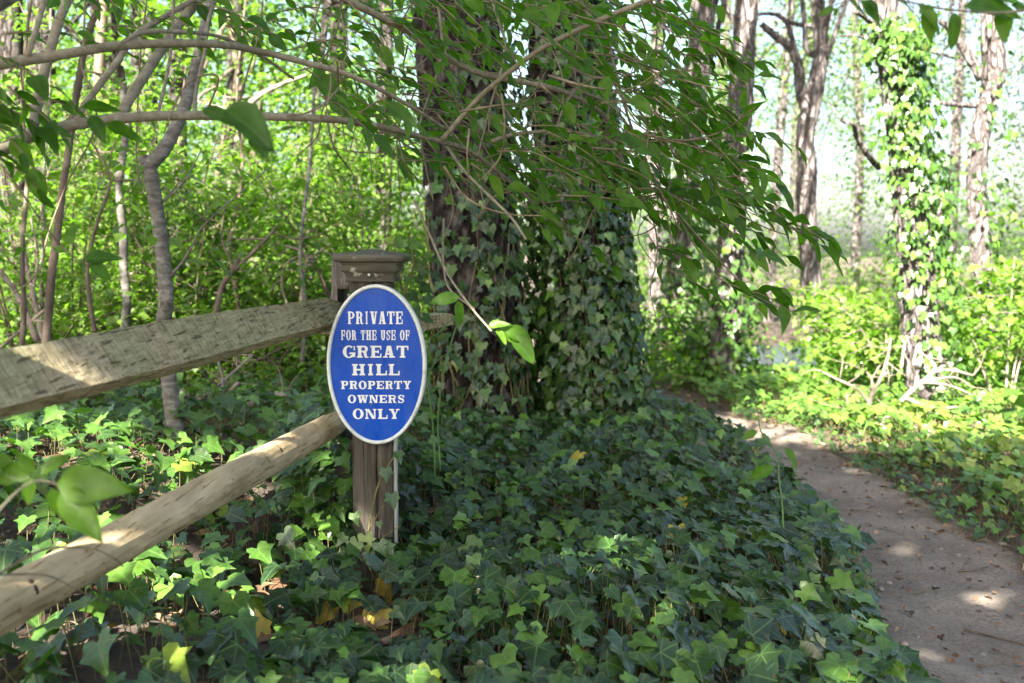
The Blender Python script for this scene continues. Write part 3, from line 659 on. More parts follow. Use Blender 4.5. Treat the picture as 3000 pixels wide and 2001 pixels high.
for k, (pts, rad) in enumerate(((lt, [.24, .215, .208, .205, .195, .17, .13]), (rt, [.25, .20, .175, .165, .16, .145, .11]))):
    V, F, c, rd = trunk_mesh(pts, rad, seed=3 + k, rows=260, flare=.18, furrow=.030); link('trunk', np_mesh('trunk', V, F), M['bark'], dtree, smooth=True); TR.append((c, rd))

def clumps(center, radii, n_cl, per, spread, flat=.5, shell=.35):
    u = unit(rng.normal(0, 1, (n_cl, 3))) * (shell + (1 - shell) * rng.uniform(0, 1, (n_cl, 1)) ** .6)
    cc = np.asarray(center) + u * np.asarray(radii)
    pos = np.repeat(cc, per, 0) + rng.normal(0, 1, (n_cl * per, 3)) * np.array([spread, spread, spread * flat])
    return pos, cc
def up_leaves(pos, size, tilt=.45, tmpl=None, mat='wood_leaf', name='leaf_mass', parent=None, tint=(.5, .25), size_var=.25, bias=(0, 0, 0), droop=.3):
    N = len(pos); az = rng.uniform(0, 2 * np.pi, N); axis = np.column_stack([np.cos(az), np.sin(az), rng.normal(-droop, .35, N)])
    nrm = unit(np.array([0, 0, 1.]) + np.asarray(bias) + rng.normal(0, tilt, (N, 3)))
    tn = np.clip(rng.normal(tint[0], tint[1], N), 0, .999); tmpl = tmpl or SIMPLE
    o = link(name, leaf_mesh(name, tmpl, pos, frames(axis, nrm), size * np.clip(rng.normal(1, size_var, N), .4, 1.8), tn), M[mat], parent, smooth=True)
    return tag(o, kind='stuff')
tb = Tubes(); top = np.array(lt[-1]); topr = np.array(rt[-1])
pos, cc = clumps((.3, 5.6, 8.6), (2.6, 2.2, 1.8), 60, 60, .35)
for q in cc[::3]:
    s_ = TR[int(rng.integers(0, 2))][0]; p0 = s_[int(rng.integers(170, 255))]; tb.add([p0, (p0 + q) / 2 + rng.normal(0, .15, 3) + [0, 0, .2], q], .05, .01, 6)
tb.build('limb', M['bark'], dtree); up_leaves(pos, .12, parent=dtree, mat='canopy', name='crown')

# ------------------------------------------------------------------ shade tree beside the camera
stree = empty('overhanging_tree', (-2.1, -.9, gz(-2.1, -.9)), 'pale-barked tree whose blurred limb crosses the top left corner', 'tree')
V, F, c, rd = trunk_mesh([(-2.1, -.9, .2), (-2.05, -.85, 1.5), (-1.95, -.8, 3), (-1.8, -.6, 4.6), (-1.7, -.4, 6)], [.17, .14, .12, .10, .06], rows=80, sides=28, furrow=.006, seed=9, flare=.2)
link('trunk', np_mesh('trunk', V, F), M['birch'], stree, smooth=True)
tb = Tubes()
tb.add([(-2.0, -.85, 1.2), P(-700, 380, 1.1), P(-200, 60, 1.4), P(0, -30, 1.5), P(180, -150, 1.6), P(700, -700, 2.0), P(900, -1500, 2.4)], .04, .012, 12, 10, rough=.02)
SHC = np.array([-2.75, -1.5, 5.4])
pos1, cc = clumps(SHC, (2.9, 3.9, 1.0), 280, 62, .25, .6, .0)
pos2, cc2 = clumps(SHC + [.2, .2, .5], (3.0, 3.7, .8), 100, 60, .28, .6, .1)
pos3, cc3 = clumps((-1.45, 1.35, 5.2), (1.15, 1.35, .8), 50, 60, .22, .6, .0)
pos4, cc4 = clumps((-.85, -2.5, 5.3), (1.35, 2.0, .8), 130, 60, .24, .6, .0)  # these last two unseen clump groups are added to shade the trunks and path
for q in np.vstack([cc[::5], cc2[::6], cc3[::6], cc4[::6]]):
    p0 = c[int(rng.integers(45, 79))]; tb.add([p0, (p0 + q) / 2 + rng.normal(0, .2, 3) + [0, 0, .25], q], .035, .008, 5)
tb.build('limb', M['birch'], stree); pos = np.vstack([pos1, pos2, pos3, pos4])
# gaps in the crown that let small sun flecks through
for (T, rad) in [(P(790, 1850, 2.25), .20), (P(860, 1900, 2.2), .13), (P(1080, 1570, 2.7), .075), (P(1070, 1720, 2.66), .06), (P(650, 960, 2.12), .05), (P(690, 925, 2.2), .035), (P(600, 975, 2.05), .03), (P(830, 1290, 2.5), .07), (P(960, 1225, 2.86), .055), (P(1095, 745, 2.88), .06), (P(1243, 1072, 2.68), .03),
    (P(2620, 1600, 3.7), .03), (P(2900, 1760, 3.15), .05), (P(2700, 1930, 2.7), .03), (P(270, 1535, 2.46), .08), (P(365, 305, 1.9), .0), (P(470, 92, 1.87), .0), (P(1290, 420, 2.3), .04), (P(1465, 975, 2.05), .05), (P(600, 1400, 3.2), .12), (P(300, 1300, 3.3), .14), (P(750, 1330, 3.2), .1)]:
    q = pos - T; al_ = q @ SUN; pos = pos[np.linalg.norm(q - al_[:, None] * SUN, axis=1) > rad + .07]
lx = pos[:, 0] - SUN[0] / SUN[2] * pos[:, 2]; ly = pos[:, 1] - SUN[1] / SUN[2] * pos[:, 2]      # where each leaf's shadow lands; leaves that would shade the sunlit bank are cut
pos = pos[~((((lx - 2.75) / 1.7) ** 2 + ((ly - 6.15) / 1.0) ** 2 < 1) & (rng.uniform(0, 1, len(pos)) < .96))]
up_leaves(pos, .125, parent=stree, mat='canopy', name='crown')

# ------------------------------------------------------------------ ivy ground cover
AVOID = [(1135, 1735, 55, 2.56), (950, 1800, 55, 2.4), (1105, 1830, 60, 2.36), (1205, 1815, 45, 2.4), (768, 1815, 62, 2.2), (1030, 1775, 40, 2.42), (1078, 1690, 38, 2.78), (1060, 1640, 30, 2.78)]      # openings round the dying leaves and the post foot
def ground_ivy(name, label, N, region, mat='ivy', size=(.052, .082), hmax=.15, n_single=300, tint=(.34, .2), axis_bias=(.7, -.7), cam_tilt=.22, stems=True, dens_noise=.0, base=None, nbias=(0, 0, 0)):
    x0, x1, y0, y1, test = region
    x = rng.uniform(x0, x1, N * 3); y = rng.uniform(y0, y1, N * 3)
    keep = test(x, y)
    if dens_noise:
        nzv = np.sin(x * 5.1 + 2 * np.sin(y * 3.3)) * np.sin(y * 4.7 + 1.5 * np.sin(x * 4.1)); keep &= rng.uniform(0, 1, len(x)) < 1 - dens_noise * np.clip(nzv + .1, 0, 1)
    x, y = x[keep][:N], y[keep][:N]; N = len(x)
    hm = hmax * (.75 + .35 * np.sin(x * 4 + 1.3 * np.sin(y * 3)) * np.sin(y * 3.7)); hz = .03 + hm * rng.uniform(0, 1, N) ** .8
    pos = np.column_stack([x, y, g(x, y) + hz])
    az = rng.normal(0, 1.0, N) + math.atan2(axis_bias[1], axis_bias[0]); ax_ = np.column_stack([np.cos(az), np.sin(az), rng.normal(-.28, .25, N)])
    nrm = np.column_stack([rng.normal(0, .42, N), rng.normal(-cam_tilt, .42, N), np.ones(N)]) + np.asarray(nbias)
    sz = rng.uniform(size[0], size[1], N) * np.where(rng.uniform(0, 1, N) < .25, .65, 1); tn = np.clip(rng.normal(tint[0], tint[1], N), 0, .84); tn[rng.uniform(0, 1, N) < .0025] = .98
    qx, qy, qd = proj(pos); kp = np.ones(N, bool)
    for (ax_px, ay_px, ar, ad_) in AVOID: kp &= ~(((qx - ax_px) ** 2 + (qy - ay_px) ** 2 < ar ** 2) & (qd < ad_))
    x, y, pos, ax_, nrm, sz, tn = x[kp], y[kp], pos[kp], ax_[kp], nrm[kp], sz[kp], tn[kp]; N = len(x)
    bpt = base if base is not None else (float(x.mean()), float(y.mean()), gz(x.mean(), y.mean()))
    th = empty(name, bpt, label, 'ivy')
    place_leaves(th, 'ivy_leaf', IVY, M[mat], pos, ax_, nrm, sz, tn, n_single)
    if stems:
        gp = np.column_stack([x + rng.normal(0, .03, N), y + rng.normal(0, .03, N), g(x, y) - .01]); d = unit(pos - gp); s1_ = unit(np.cross(d, [.3, .9, .1])) * .0013; s2_ = np.cross(d, s1_)
        ring = [s1_, -.5 * s1_ + .87 * s2_, -.5 * s1_ - .87 * s2_]
        V = np.concatenate([np.stack([gp + r_ for r_ in ring], 1), np.stack([pos + r_ for r_ in ring], 1)], 1).reshape(-1, 3)
        f0 = np.array([(0, 1, 4, 3), (1, 2, 5, 4), (2, 0, 3, 5)]); F = (f0[None] + (np.arange(N) * 6)[:, None, None]).reshape(-1, 4)
        tag(link('stems', np_mesh('stems', V, F), M['stem'], th), kind='stuff')
    return th
def front_of_fence(x, y): return x > FPX0 + .02 - .123 * (FPY0 - y)
def not_trunk(x, y):
    return ((x + .1) ** 2 + (y - 4.95) ** 2 > .05) & ((x - .43) ** 2 + (y - 5.05) ** 2 > .05)
near_reg = (-1.1, 1.45, 1.3, 6.2, lambda x, y: front_of_fence(x, y) & (x < pathL(y) + .03) & not_trunk(x, y) & ~((np.abs(x - PX0) < .06) & (np.abs(y - PY0 - .055) < .06)) & (rng.uniform(0, 1, len(x)) < np.where(y > 4.2, .75, 1)))
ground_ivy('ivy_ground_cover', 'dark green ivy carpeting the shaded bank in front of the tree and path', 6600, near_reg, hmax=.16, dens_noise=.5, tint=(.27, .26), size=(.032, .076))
left_reg = (-3.2, -.3, 1.0, 6.6, lambda x, y: ~front_of_fence(x, y) | ((y > 3.4) & (x < -.35)))
ground_ivy('ivy_ground_cover', 'green ivy carpet on the raised ground behind the two fence rails', 6800, left_reg, hmax=.17, tint=(.52, .2), dens_noise=.25, cam_tilt=.05, size=(.040, .075))
right_reg = (1.4, 5.2, 3.2, 8.6, lambda x, y: (x > pathR(y) + .2 + .1 * np.sin(y * 6)))
ground_ivy('ivy_ground_cover', 'bright sunlit ivy spreading along the far side of the sandy path', 8000, right_reg, hmax=.17, tint=(.82, .1), size=(.045, .075), dens_noise=.2)  # leaf tint raised so this bank reads as sunlit
edge_reg = (1.5, 3.6, 2.6, 7.0, lambda x, y: (x > pathR(y) - .02) & (x < pathR(y) + .55))
ground_ivy('ivy_ground_cover', 'sparse low seedlings and ivy on the leaf-littered right edge of the path', 1500, edge_reg, hmax=.05, tint=(.45, .2), size=(.025, .045), n_single=120)

# ------------------------------------------------------------------ leaf litter
def litter(name, N, region, size=(.03, .07), label=None):
    x0, x1, y0, y1, test = region; x = rng.uniform(x0, x1, N); y = rng.uniform(y0, y1, N); k = test(x, y); x, y = x[k], y[k]; n_ = len(x)
    pos = np.column_stack([x, y, g(x, y) + rng.uniform(.012, .035, n_)]); az = rng.uniform(0, 6.28, n_); axis = np.column_stack([np.cos(az), np.sin(az), rng.normal(0, .2, n_)])
    nrm = np.column_stack([rng.normal(0, .35, n_), rng.normal(0, .35, n_), np.ones(n_)])
    o = link(name, leaf_mesh(name, LANCE[:4] + SIMPLE[:3] + IVY[:3], pos, frames(axis, nrm), rng.uniform(*size, n_), rng.uniform(0, 1, n_)), M['litter'], smooth=True)
    return tag(o, label, 'leaf litter', kind='stuff')
litter('leaf_litter', 7000, (-3.2, 1.4, 1.2, 7, lambda x, y: x < pathL(y) + .05), label='brown fallen leaves lying under the ivy')
litter('leaf_litter', 3500, (1.2, 4.5, 2.2, 8, lambda x, y: (x > pathR(y) - .06) & (x < pathR(y) + .9)), (.02, .05), 'brown fallen leaves along the right edge of the path')
litter('leaf_litter', 1500, (.8, 2.1, 1.8, 8, lambda x, y: (x > pathL(y)) & (x < pathR(y))), (.012, .032), 'small scraps of leaf and bark scattered on the sandy path')
# needles and thin sticks in the litter
tb = Tubes()
for k in range(900):
    x = rng.uniform(-2.2, 2.6); y = rng.uniform(1.4, 6.5); L = rng.uniform(.04, .22); a = rng.uniform(0, 6.28)
    if pathL(y) < x < pathR(y) and rng.uniform() < .8: continue
    z0 = gz(x, y); tb.add([(x, y, z0 + .02), (x + .5 * L * math.cos(a) + rng.normal(0, .006), y + .5 * L * math.sin(a), z0 + .03), (x + L * math.cos(a), y + L * math.sin(a), gz(x + L * math.cos(a), y + L * math.sin(a)) + .018)], .0018, .0008, 4, 2)
tag(tb.build('forest_sticks', M['twig']), 'thin dead twigs strewn over the ground', 'twigs', kind='stuff')

# pebbles pressed into the path and a few sticks lying on it
M['pebble'] = simple_mat('pebble', (.16, .145, .125), .8, .2, .5); bm = bmesh.new()
for k in range(170):
    y = rng.uniform(1.9, 7); x = rng.uniform(float(pathL(y)), float(pathR(y)) + .1); r_ = abs(rng.normal(0, .006)) + .003
    bmesh.ops.create_icosphere(bm, subdivisions=1, radius=r_, matrix=Matrix.Translation((x, y, gz(x, y) + .016)) @ Matrix.Rotation(rng.uniform(0, 6), 4, 'Z') @ Matrix.Diagonal((1.3, 1, .6, 1)))
me = bpy.data.meshes.new('pebbles'); bm.to_mesh(me); bm.free(); tag(link('pebbles', me, M['pebble'], smooth=True), 'small grey pebbles pressed into the sandy path', 'pebbles', kind='stuff')
for (x, y, L, a, lab) in ((1.28, 2.72, .20, -.6, 'thin dark stick lying on the path near the bottom edge'), (1.52, 3.3, .13, .3, 'short twig on the middle of the path'), (1.42, 4.1, .12, -.2, 'small twig on the shaded far stretch of path')):
    tb = Tubes(); q = [(x + L * t * math.cos(a) + rng.normal(0, .004), y + L * t * math.sin(a) + rng.normal(0, .004)) for t in (0, .35, .7, 1)]; tb.add([(u_, v_, gz(u_, v_) + .026) for u_, v_ in q], .0035, .0018, 6, 4, rough=.08)
    tag(tb.build('fallen_stick', M['brownbark']), lab, 'stick')
# ------------------------------------------------------------------ ivy climbing the double trunk
def trunk_ivy(th, c, rd, N, hfun, sizes=(.034, .066), tint=(.34, .2), n_single=300, off=.03, away=None, mat='ivy'):
    """leaves hugging a trunk; hfun(h, angle) gives the chance of a leaf"""
    L = np.concatenate([[0], np.cumsum(np.linalg.norm(np.diff(c, axis=0), axis=1))]); hs = rng.uniform(0, L[-1], N * 6); an = rng.uniform(0, 2 * np.pi, N * 6)
    k = rng.uniform(0, 1, N * 6) < hfun(hs, an); hs, an = hs[k][:N], an[k][:N]; n_ = len(hs)
    pc = np.column_stack([np.interp(hs, L, c[:, i]) for i in range(3)]); rr = np.interp(hs, L, rd)
    out = np.column_stack([np.cos(an), np.sin(an), np.zeros(n_)]); pos = pc + out * (rr + rng.uniform(.005, off * 2, n_))[:, None]
    axis = np.column_stack([rng.normal(0, .45, n_), rng.normal(0, .3, n_), -np.ones(n_)]) + out * .45
    nrm = out + np.array([0, 0, .6]) + rng.normal(0, .5, (n_, 3))
    place_leaves(th, 'ivy_leaf', IVY, M[mat], pos, axis, nrm, rng.uniform(*sizes, n_), np.clip(rng.normal(*tint, n_), 0, .86), n_single)
    return pos, out
civ = empty('climbing_ivy', (-.1, 4.75, gz(-.1, 4.75)), 'ivy climbing up the two dark trunks of the big tree', 'ivy')
cl, rl = TR[0]; cr_, rr_ = TR[1]
def hl(h, a):      # left trunk: sparse, mostly right half and base
    base = np.clip(1.0 - h / 1.0, 0, 1) * .9 + .05; right = (.5 + .5 * np.cos(a - R(-35))) ** 2
    return np.where(h < 3.2, np.clip(base * .6 + right * np.clip(1.0 - (h - 1.2) / 1.4, 0, 1) * .9, 0, 1), 0) * (np.sin(a) < .45)
def hr(h, a):
    base = np.clip(1.35 - h / 1.6, 0, 1); right = (.5 + .5 * np.cos(a - R(5))) ** 1.5; left = (.5 + .5 * np.cos(a - R(200))) ** 3
    return np.where(h < 3.6, np.clip(base * .65 + right * np.clip(1.0 - (h - 2.6) / 1.2, 0, 1) * .9 + left * .4 * np.clip(1.2 - h / 2, 0, 1), 0, 1), 0) * (np.sin(a) < .6)
pA, _ = trunk_ivy(civ, cl, rl, 1700, hl, n_single=130)
pB, _ = trunk_ivy(civ, cr_, rr_, 3400, hr, n_single=170, off=.05)
tb = Tubes()
for k in range(70):
    c_, r_ = (cl, rl) if k % 2 else (cr_, rr_); a = rng.uniform(R(-190), R(20)); pts = []; top_i = int(rng.integers(25, 110))
    for i in range(2, top_i, 6):
        a += rng.normal(0, .1); rr0 = r_[i] * 1.06 + .012; pts.append(c_[i] + np.array([math.cos(a) * rr0, math.sin(a) * rr0, 0]))
    if len(pts) > 2: tb.add(pts, .005, .002, 5, 3)
tb.build('vine_stem', M['stem'], civ)

# ------------------------------------------------------------------ arching shrub in front
shrub = empty('arching_shrub', (-2.3, 1.3, gz(-2.3, 1.3)), 'arching shrub whose long leafy branches sweep from the left across the double trunk', 'shrub')
def P3(l3): return [P(*q) for q in l3]
ROOT = np.array([-2.3, 1.3, .3])
limbs = [  # (control pixels + depth, r0, r1)
 ([(0, 440, 1.75), (110, 392, 1.8), (260, 358, 1.85), (420, 342, 1.9), (600, 338, 1.95), (800, 342, 2.0), (1000, 352, 2.1), (1150, 380, 2.2), (1290, 415, 2.3), (1380, 445, 2.4), (1480, 520, 2.5), (1580, 610, 2.6)], .0135, .004, True),
 ([(0, 188, 1.7), (150, 165, 1.75), (330, 136, 1.8), (480, 127, 1.85), (640, 130, 1.9), (760, 150, 2.0), (900, 185, 2.05), (1000, 212, 2.1), (1090, 250, 2.15), (1200, 310, 2.25), (1310, 380, 2.35)], .011, .004, True),
 ([(480, -300, 2.0), (760, -140, 2.1), (1018, 0, 2.2), (1200, 94, 2.3), (1380, 205, 2.4), (1580, 250, 2.5), (1670, 277, 2.55), (1760, 330, 2.6), (1800, 400, 2.65), (1830, 500, 2.7), (1860, 640, 2.7)], .012, .004, False),
 ([(1293, 412, 2.3), (1330, 370, 2.28), (1400, 290, 2.25), (1500, 205, 2.2), (1600, 135, 2.15), (1750, 62, 2.1), (1900, 0, 2.05), (2050, -60, 2.0)], .0075, .0055, False),
 ([(95, 392, 1.8), (110, 300, 1.85), (135, 190, 1.9), (170, 70, 1.95), (210, -30, 2.0), (250, -150, 2.1)], .012, .009, False),
 ([(345, 350, 1.88), (385, 280, 1.92), (440, 195, 2.0), (510, 90, 2.1), (590, -10, 2.2), (680, -120, 2.3)], .0125, .010, False),
 ([(222, 365, 1.85), (240, 320, 1.85), (290, 250, 1.9), (340, 185, 1.95), (400, 100, 2.0), (480, 50, 2.05), (580, -10, 2.1)], .0085, .006, False),
 ([(345, 135, 1.8), (400, 100, 1.82), (460, 92, 1.85), (560, 95, 1.9), (650, 110, 2.0), (760, 160, 2.1), (860, 230, 2.2)], .006, .003, False),
 ([(80, 165, 1.72), (105, 90, 1.75), (130, 0, 1.8), (150, -60, 1.85)], .0065, .005, False),
 ([(460, 340, 1.92), (480, 260, 1.95), (500, 150, 2.0), (510, 0, 2.05)], .0045, .003, False),
 ([(570, 332, 1.95), (575, 260, 2.0), (600, 150, 2.05), (610, 60, 2.1), (640, -20, 2.2)], .005, .004, False),
 ([(1440, 415, 2.4), (1500, 395, 2.4), (1600, 385, 2.42), (1700, 390, 2.45), (1800, 420, 2.5), (1900, 500, 2.5), (1960, 590, 2.5), (2060, 710, 2.5), (2200, 860, 2.55)], .007, .002, False),
 ([(1630, 380, 2.42), (1650, 320, 2.42), (1690, 260, 2.45), (1760, 225, 2.5), (1850, 235, 2.5)], .004, .002, False),
 ([(1540, -60, 2.5), (1600, 60, 2.55), (1700, 70, 2.6), (1830, 75, 2.6)], .006, .003, False),
 ([(1660, -80, 2.4), (1720, 40, 2.45), (1780, 120, 2.5), (1800, 200, 2.5), (1830, 310, 2.5), (1860, 400, 2.55)], .007, .003, False),
 ([(1260, -60, 2.4), (1290, 60, 2.4), (1290, 180, 2.4), (1250, 300, 2.4), (1230, 380, 2.4), (1250, 500, 2.4), (1270, 590, 2.4)], .0045, .002, False),
 ([(1420, -50, 2.5), (1460, 60, 2.5), (1480, 150, 2.5), (1440, 300, 2.5), (1420, 380, 2.5), (1400, 480, 2.5), (1420, 620, 2.5)], .005, .002, False),
 ([(1310, 430, 2.3), (1360, 500, 2.2), (1440, 580, 2.1), (1500, 640, 2.05), (1540, 700, 2.0)], .0045, .0025, False),
 ([(1215, 590, 2.3), (1260, 690, 2.25), (1310, 800, 2.2), (1380, 900, 2.1), (1440, 970, 2.05)], .004, .002, False),
 ([(1300, 640, 2.35), (1300, 780, 2.3), (1320, 850, 2.2), (1390, 905, 2.12)], .0035, .002, False),
 ([(1880, 440, 2.5), (1980, 450, 2.5), (2100, 470, 2.5), (2160, 520, 2.5), (2250, 600, 2.5), (2330, 670, 2.5), (2420, 690, 2.5)], .0045, .0015, False),
 ([(1820, 600, 2.5), (1910, 580, 2.5), (2010, 575, 2.5), (2110, 590, 2.5), (2170, 630, 2.5), (2250, 670, 2.5), (2310, 690, 2.5)], .0045, .0015, False),
 ([(2080, 550, 2.5), (2100, 480, 2.5), (2150, 420, 2.5), (2165, 380, 2.5), (2160, 330, 2.5)], .003, .0012, False),
 ([(1900, 600, 2.5), (1925, 700, 2.5), (1920, 780, 2.5), (1905, 850, 2.5), (1930, 960, 2.5)], .0028, .0012, False),
 ([(1990, 640, 2.5), (2050, 740, 2.5), (2100, 810, 2.5), (2180, 850, 2.5), (2280, 900, 2.5)], .0032, .0012, False),
 ([(2160, 240, 2.5), (2100, 150, 2.5), (2020, 60, 2.4), (1960, -20, 2.3)], .0025, .003, False),
]
LEAF = {'p': [], 'a': [], 'n': [], 's': [], 't': []}
def put_leaf(p, a, nrm, s, t=None):
    LEAF['p'].append(p); LEAF['a'].append(a); LEAF['n'].append(nrm); LEAF['s'].append(s); LEAF['t'].append(rng.normal(.45, .22) if t is None else t)
def ldir(dx, dy, dz=0.0): return unit(RIGHT * dx - UP * dy + FWD * dz)     # a direction given in picture sense
def leaf_at(px, py, d, dx, dy, L, face=None, t=None):
    """a leaf from its base pixel pointing (dx, dy) in the picture, L pixels long"""
    nrm = face if face is not None else unit(np.array([rng.normal(0, .4), rng.normal(-.15, .4), 1]))
    put_leaf(P(px, py, d), ldir(dx, dy, rng.normal(0, .3)), nrm, L * d / FPX, t)
twigs = Tubes()
def spray(px, py, d, dx, dy, L, nl, ll, dz=0.0, sag=.25):
    """a twig with alternate leaves"""
    p0 = P(px, py, d); dr = ldir(dx, dy, dz); Lm = L * d / FPX
    pts = [p0 + dr * Lm * k + np.array([0, 0, -sag * Lm * k * k]) + rng.normal(0, .02 * Lm, 3) * (k > 0) for k in (0, .33, .66, 1.0)]
    c = twigs.add(pts, .0022, .0009, 4, 3)
    for i in range(nl):
        k = (i + .7) / nl; j = min(int(k * (len(c) - 1)), len(c) - 2); base = c[j] + (c[j + 1] - c[j]) * (k * (len(c) - 1) - j)
        tdir = unit(c[j + 1] - c[j]); side = unit(np.cross(tdir, [0, 0, 1])) * (1 if i % 2 else -1)
        a = unit(tdir * rng.uniform(.5, 1.0) + side * rng.uniform(.35, .9) * (0.2 if i == nl - 1 else 1) + np.array([0, 0, rng.normal(-.12, .34)]) + RIGHT * .15 + rng.normal(0, .2, 3))
        nrm = unit(np.array([rng.normal(0, .5), rng.normal(-.2, .5), 1]))
        put_leaf(base, a, nrm, ll * rng.uniform(.45, 1.1) * d / FPX)
LIMB_OBJ = []
for pts, r0, r1, root in limbs:
    tb = Tubes(); q = P3(pts)
    c = spline(q, 8)
    if root:
        t_ = np.linspace(0, 1, 24, endpoint=False)[:, None]; k1 = q[0] + unit(q[0] - q[1]) * .7
        c = np.vstack([ROOT * (1 - t_) ** 2 + 2 * k1 * t_ * (1 - t_) + q[0] * t_ ** 2, c])
    r0 *= .8; tb.add(c, r0 * 1.3 if root else r0, r1, 9, 8, rough=.015, knots=.02, raw=True); tb.build('branch', M['limb'], shrub)
# sprays over the trunks: start points in a region of the picture
def in_region(x, y):
    low = np.interp(x, [850, 950, 1100, 1250, 1330, 1500, 1700, 1900, 2000, 2100], [150, 330, 420, 520, 640, 640, 560, 600, 560, 480]); return (y < low) & (y > np.interp(x, [1900, 2000, 2200], [-120, 130, 420]))
cnt = 0
while cnt < 235:
    x = rng.uniform(880, 2060); y = rng.uniform(-130, 640)
    if not in_region(x, y): continue
    if 1180 < x < 1480 and y > 60 and rng.uniform() < .45: continue
    if x < 1180 and rng.uniform() < .35: continue
    d = rng.uniform(1.95, 3.3); spray(x, y, d, rng.uniform(.6, 1.2), rng.uniform(-.2, .6), rng.uniform(170, 330) * 2.4 / d, int(rng.integers(6, 10)), rng.uniform(58, 90) * 2.4 / d, rng.normal(0, .4)); cnt += 1
# left-hand sprays, thinner
for k in range(26):
    x = rng.uniform(-40, 900); y = rng.uniform(-100, 230); d = rng.uniform(1.7, 2.6)
    spray(x, y, d, rng.uniform(.4, 1.1), rng.uniform(-.2, .7), rng.uniform(120, 240), int(rng.integers(3, 6)), rng.uniform(60, 95), rng.normal(0, .5))
for (x, y, dx, dy) in ((-60, 330, .7, .5), (-80, 280, .9, .2), (-60, 420, .8, .4), (-40, 150, .9, .3), (-70, 240, .8, .6), (20, 250, .8, .5), (120, 280, .9, .2)): spray(x, y, 1.65, dx, dy, 200, 5, 120)
# hero sprays along the right-hand outline
for (px, py, dx, dy, L, nl, ll) in ((2040, 560, 1, .12, 260, 7, 105), (2140, 560, 1, .35, 300, 8, 110), (2240, 640, 1, .25, 220, 7, 110), (2330, 670, 1, .12, 100, 4, 100), (2110, 520, .9, -.1, 170, 5, 100), (2060, 470, 1, -.2, 150, 5, 100),
    (2150, 420, .25, -1, 130, 6, 95), (2160, 400, 1, -.35, 90, 4, 90), (2080, 420, -.1, -1, 110, 4, 90), (2000, 470, .9, -.5, 150, 5, 100), (2060, 620, 1, .55, 180, 6, 100), (2150, 640, 1, .5, 170, 6, 105), (1980, 640, .9, .7, 170, 6, 95),
    (2180, 850, 1, .35, 160, 5, 110), (2230, 850, .9, -.25, 70, 2, 100), (2100, 800, 1, .5, 150, 5, 100), (1925, 720, 1, .25, 110, 4, 90), (1960, 790, 1, .4, 120, 4, 90), (1900, 690, .5, .6, 120, 4, 80), (1920, 900, .8, .5, 110, 4, 70), (1930, 1000, .9, .6, 80, 3, 70),
    (2030, 110, 1, .25, 130, 5, 95), (2080, 120, 1, .6, 120, 5, 85), (1950, 130, 1, .4, 150, 5, 90), (1880, 30, 1, .3, 200, 6, 90), (1990, 240, .7, .6, 130, 4, 90), (2010, 330, .6, .5, 120, 5, 90)):
    spray(px, py, 2.5, dx, dy, L, nl, ll, rng.normal(0, .25), .18)
# hero leaves close to the trunk: bright drooping tip cluster
for (px, py, dx, dy, L, t) in ((1455, 965, .5, .75, 66, .9), (1470, 960, .9, .55, 110, .6), (1440, 960, .2, -.4, 50, .8), (1430, 955, .9, -.1, 70, .7), (1480, 970, 1, .25, 90, .5), (1500, 990, .9, .75, 100, .4), (1340, 880, .1, .9, 85, .6), (1345, 870, -1, .1, 90, .6)):
    leaf_at(px, py, 2.05, dx, dy, L, face=unit(np.array([rng.normal(.2, .2), -.9, .5])), t=t)
# near, blurred leaves below the long branch, tinted dark to look shaded
for (px, py, dx, dy, L) in ((590, 318, .8, .3, 130), (655, 322, 1, .55, 190), (750, 400, .6, .5, 110), (730, 400, .8, .75, 100), (820, 385, .3, -.1, 60), (1130, 300, .7, .5, 130)): leaf_at(px, py, 1.3, dx, dy, L, face=unit(np.array([.1, -.75, .7])), t=.05)
# small spray in front of the brown sapling at the left
for (px, py, dx, dy, L) in ((203, 718, .12, -1, 65), (245, 760, 1, -.15, 105), (262, 775, .9, .55, 75), (195, 740, -.7, -.25, 60), (235, 765, .3, .5, 40), (225, 745, .4, -.1, 45)): leaf_at(px, py, 1.7, dx, dy, L, face=unit(np.array([.1, -.8, .6])))
twigs.add(P3([(0, 480, 1.6), (60, 560, 1.62), (130, 660, 1.66), (190, 730, 1.7), (260, 785, 1.7)]), .0022, .001, 5, 4)
for pts in ([(600, 340, 1.95), (640, 230, 1.9), (580, 225, 1.9), (530, 270, 1.9), (480, 390, 1.9)], [(250, 0, 1.9), (245, 120, 1.9), (240, 200, 1.9), (280, 290, 1.9), (270, 400, 1.9), (200, 530, 1.9), (140, 690, 1.9), (110, 800, 1.9), (0, 890, 1.9)],
            [(430, 0, 2.2), (410, 180, 2.2), (402, 360, 2.2), (400, 470, 2.2), (415, 560, 2.2), (432, 570, 2.2)], [(60, 160, 1.75), (70, 270, 1.75), (110, 290, 1.75), (160, 320, 1.75)], [(940, 0, 2.2), (900, 120, 2.2), (870, 170, 2.2)], [(690, 340, 2), (720, 230, 2), (760, 90, 2), (770, 0, 2)],
            [(840, 340, 2), (900, 330, 2), (960, 290, 2), (970, 210, 2)], [(1470, 130, 2.4), (1520, 200, 2.4), (1530, 300, 2.4), (1480, 400, 2.4)], [(1400, 640, 2.4), (1440, 580, 2.4), (1500, 560, 2.4)]):
    twigs.add(P3(pts), .0022, .0015, 5, 6)
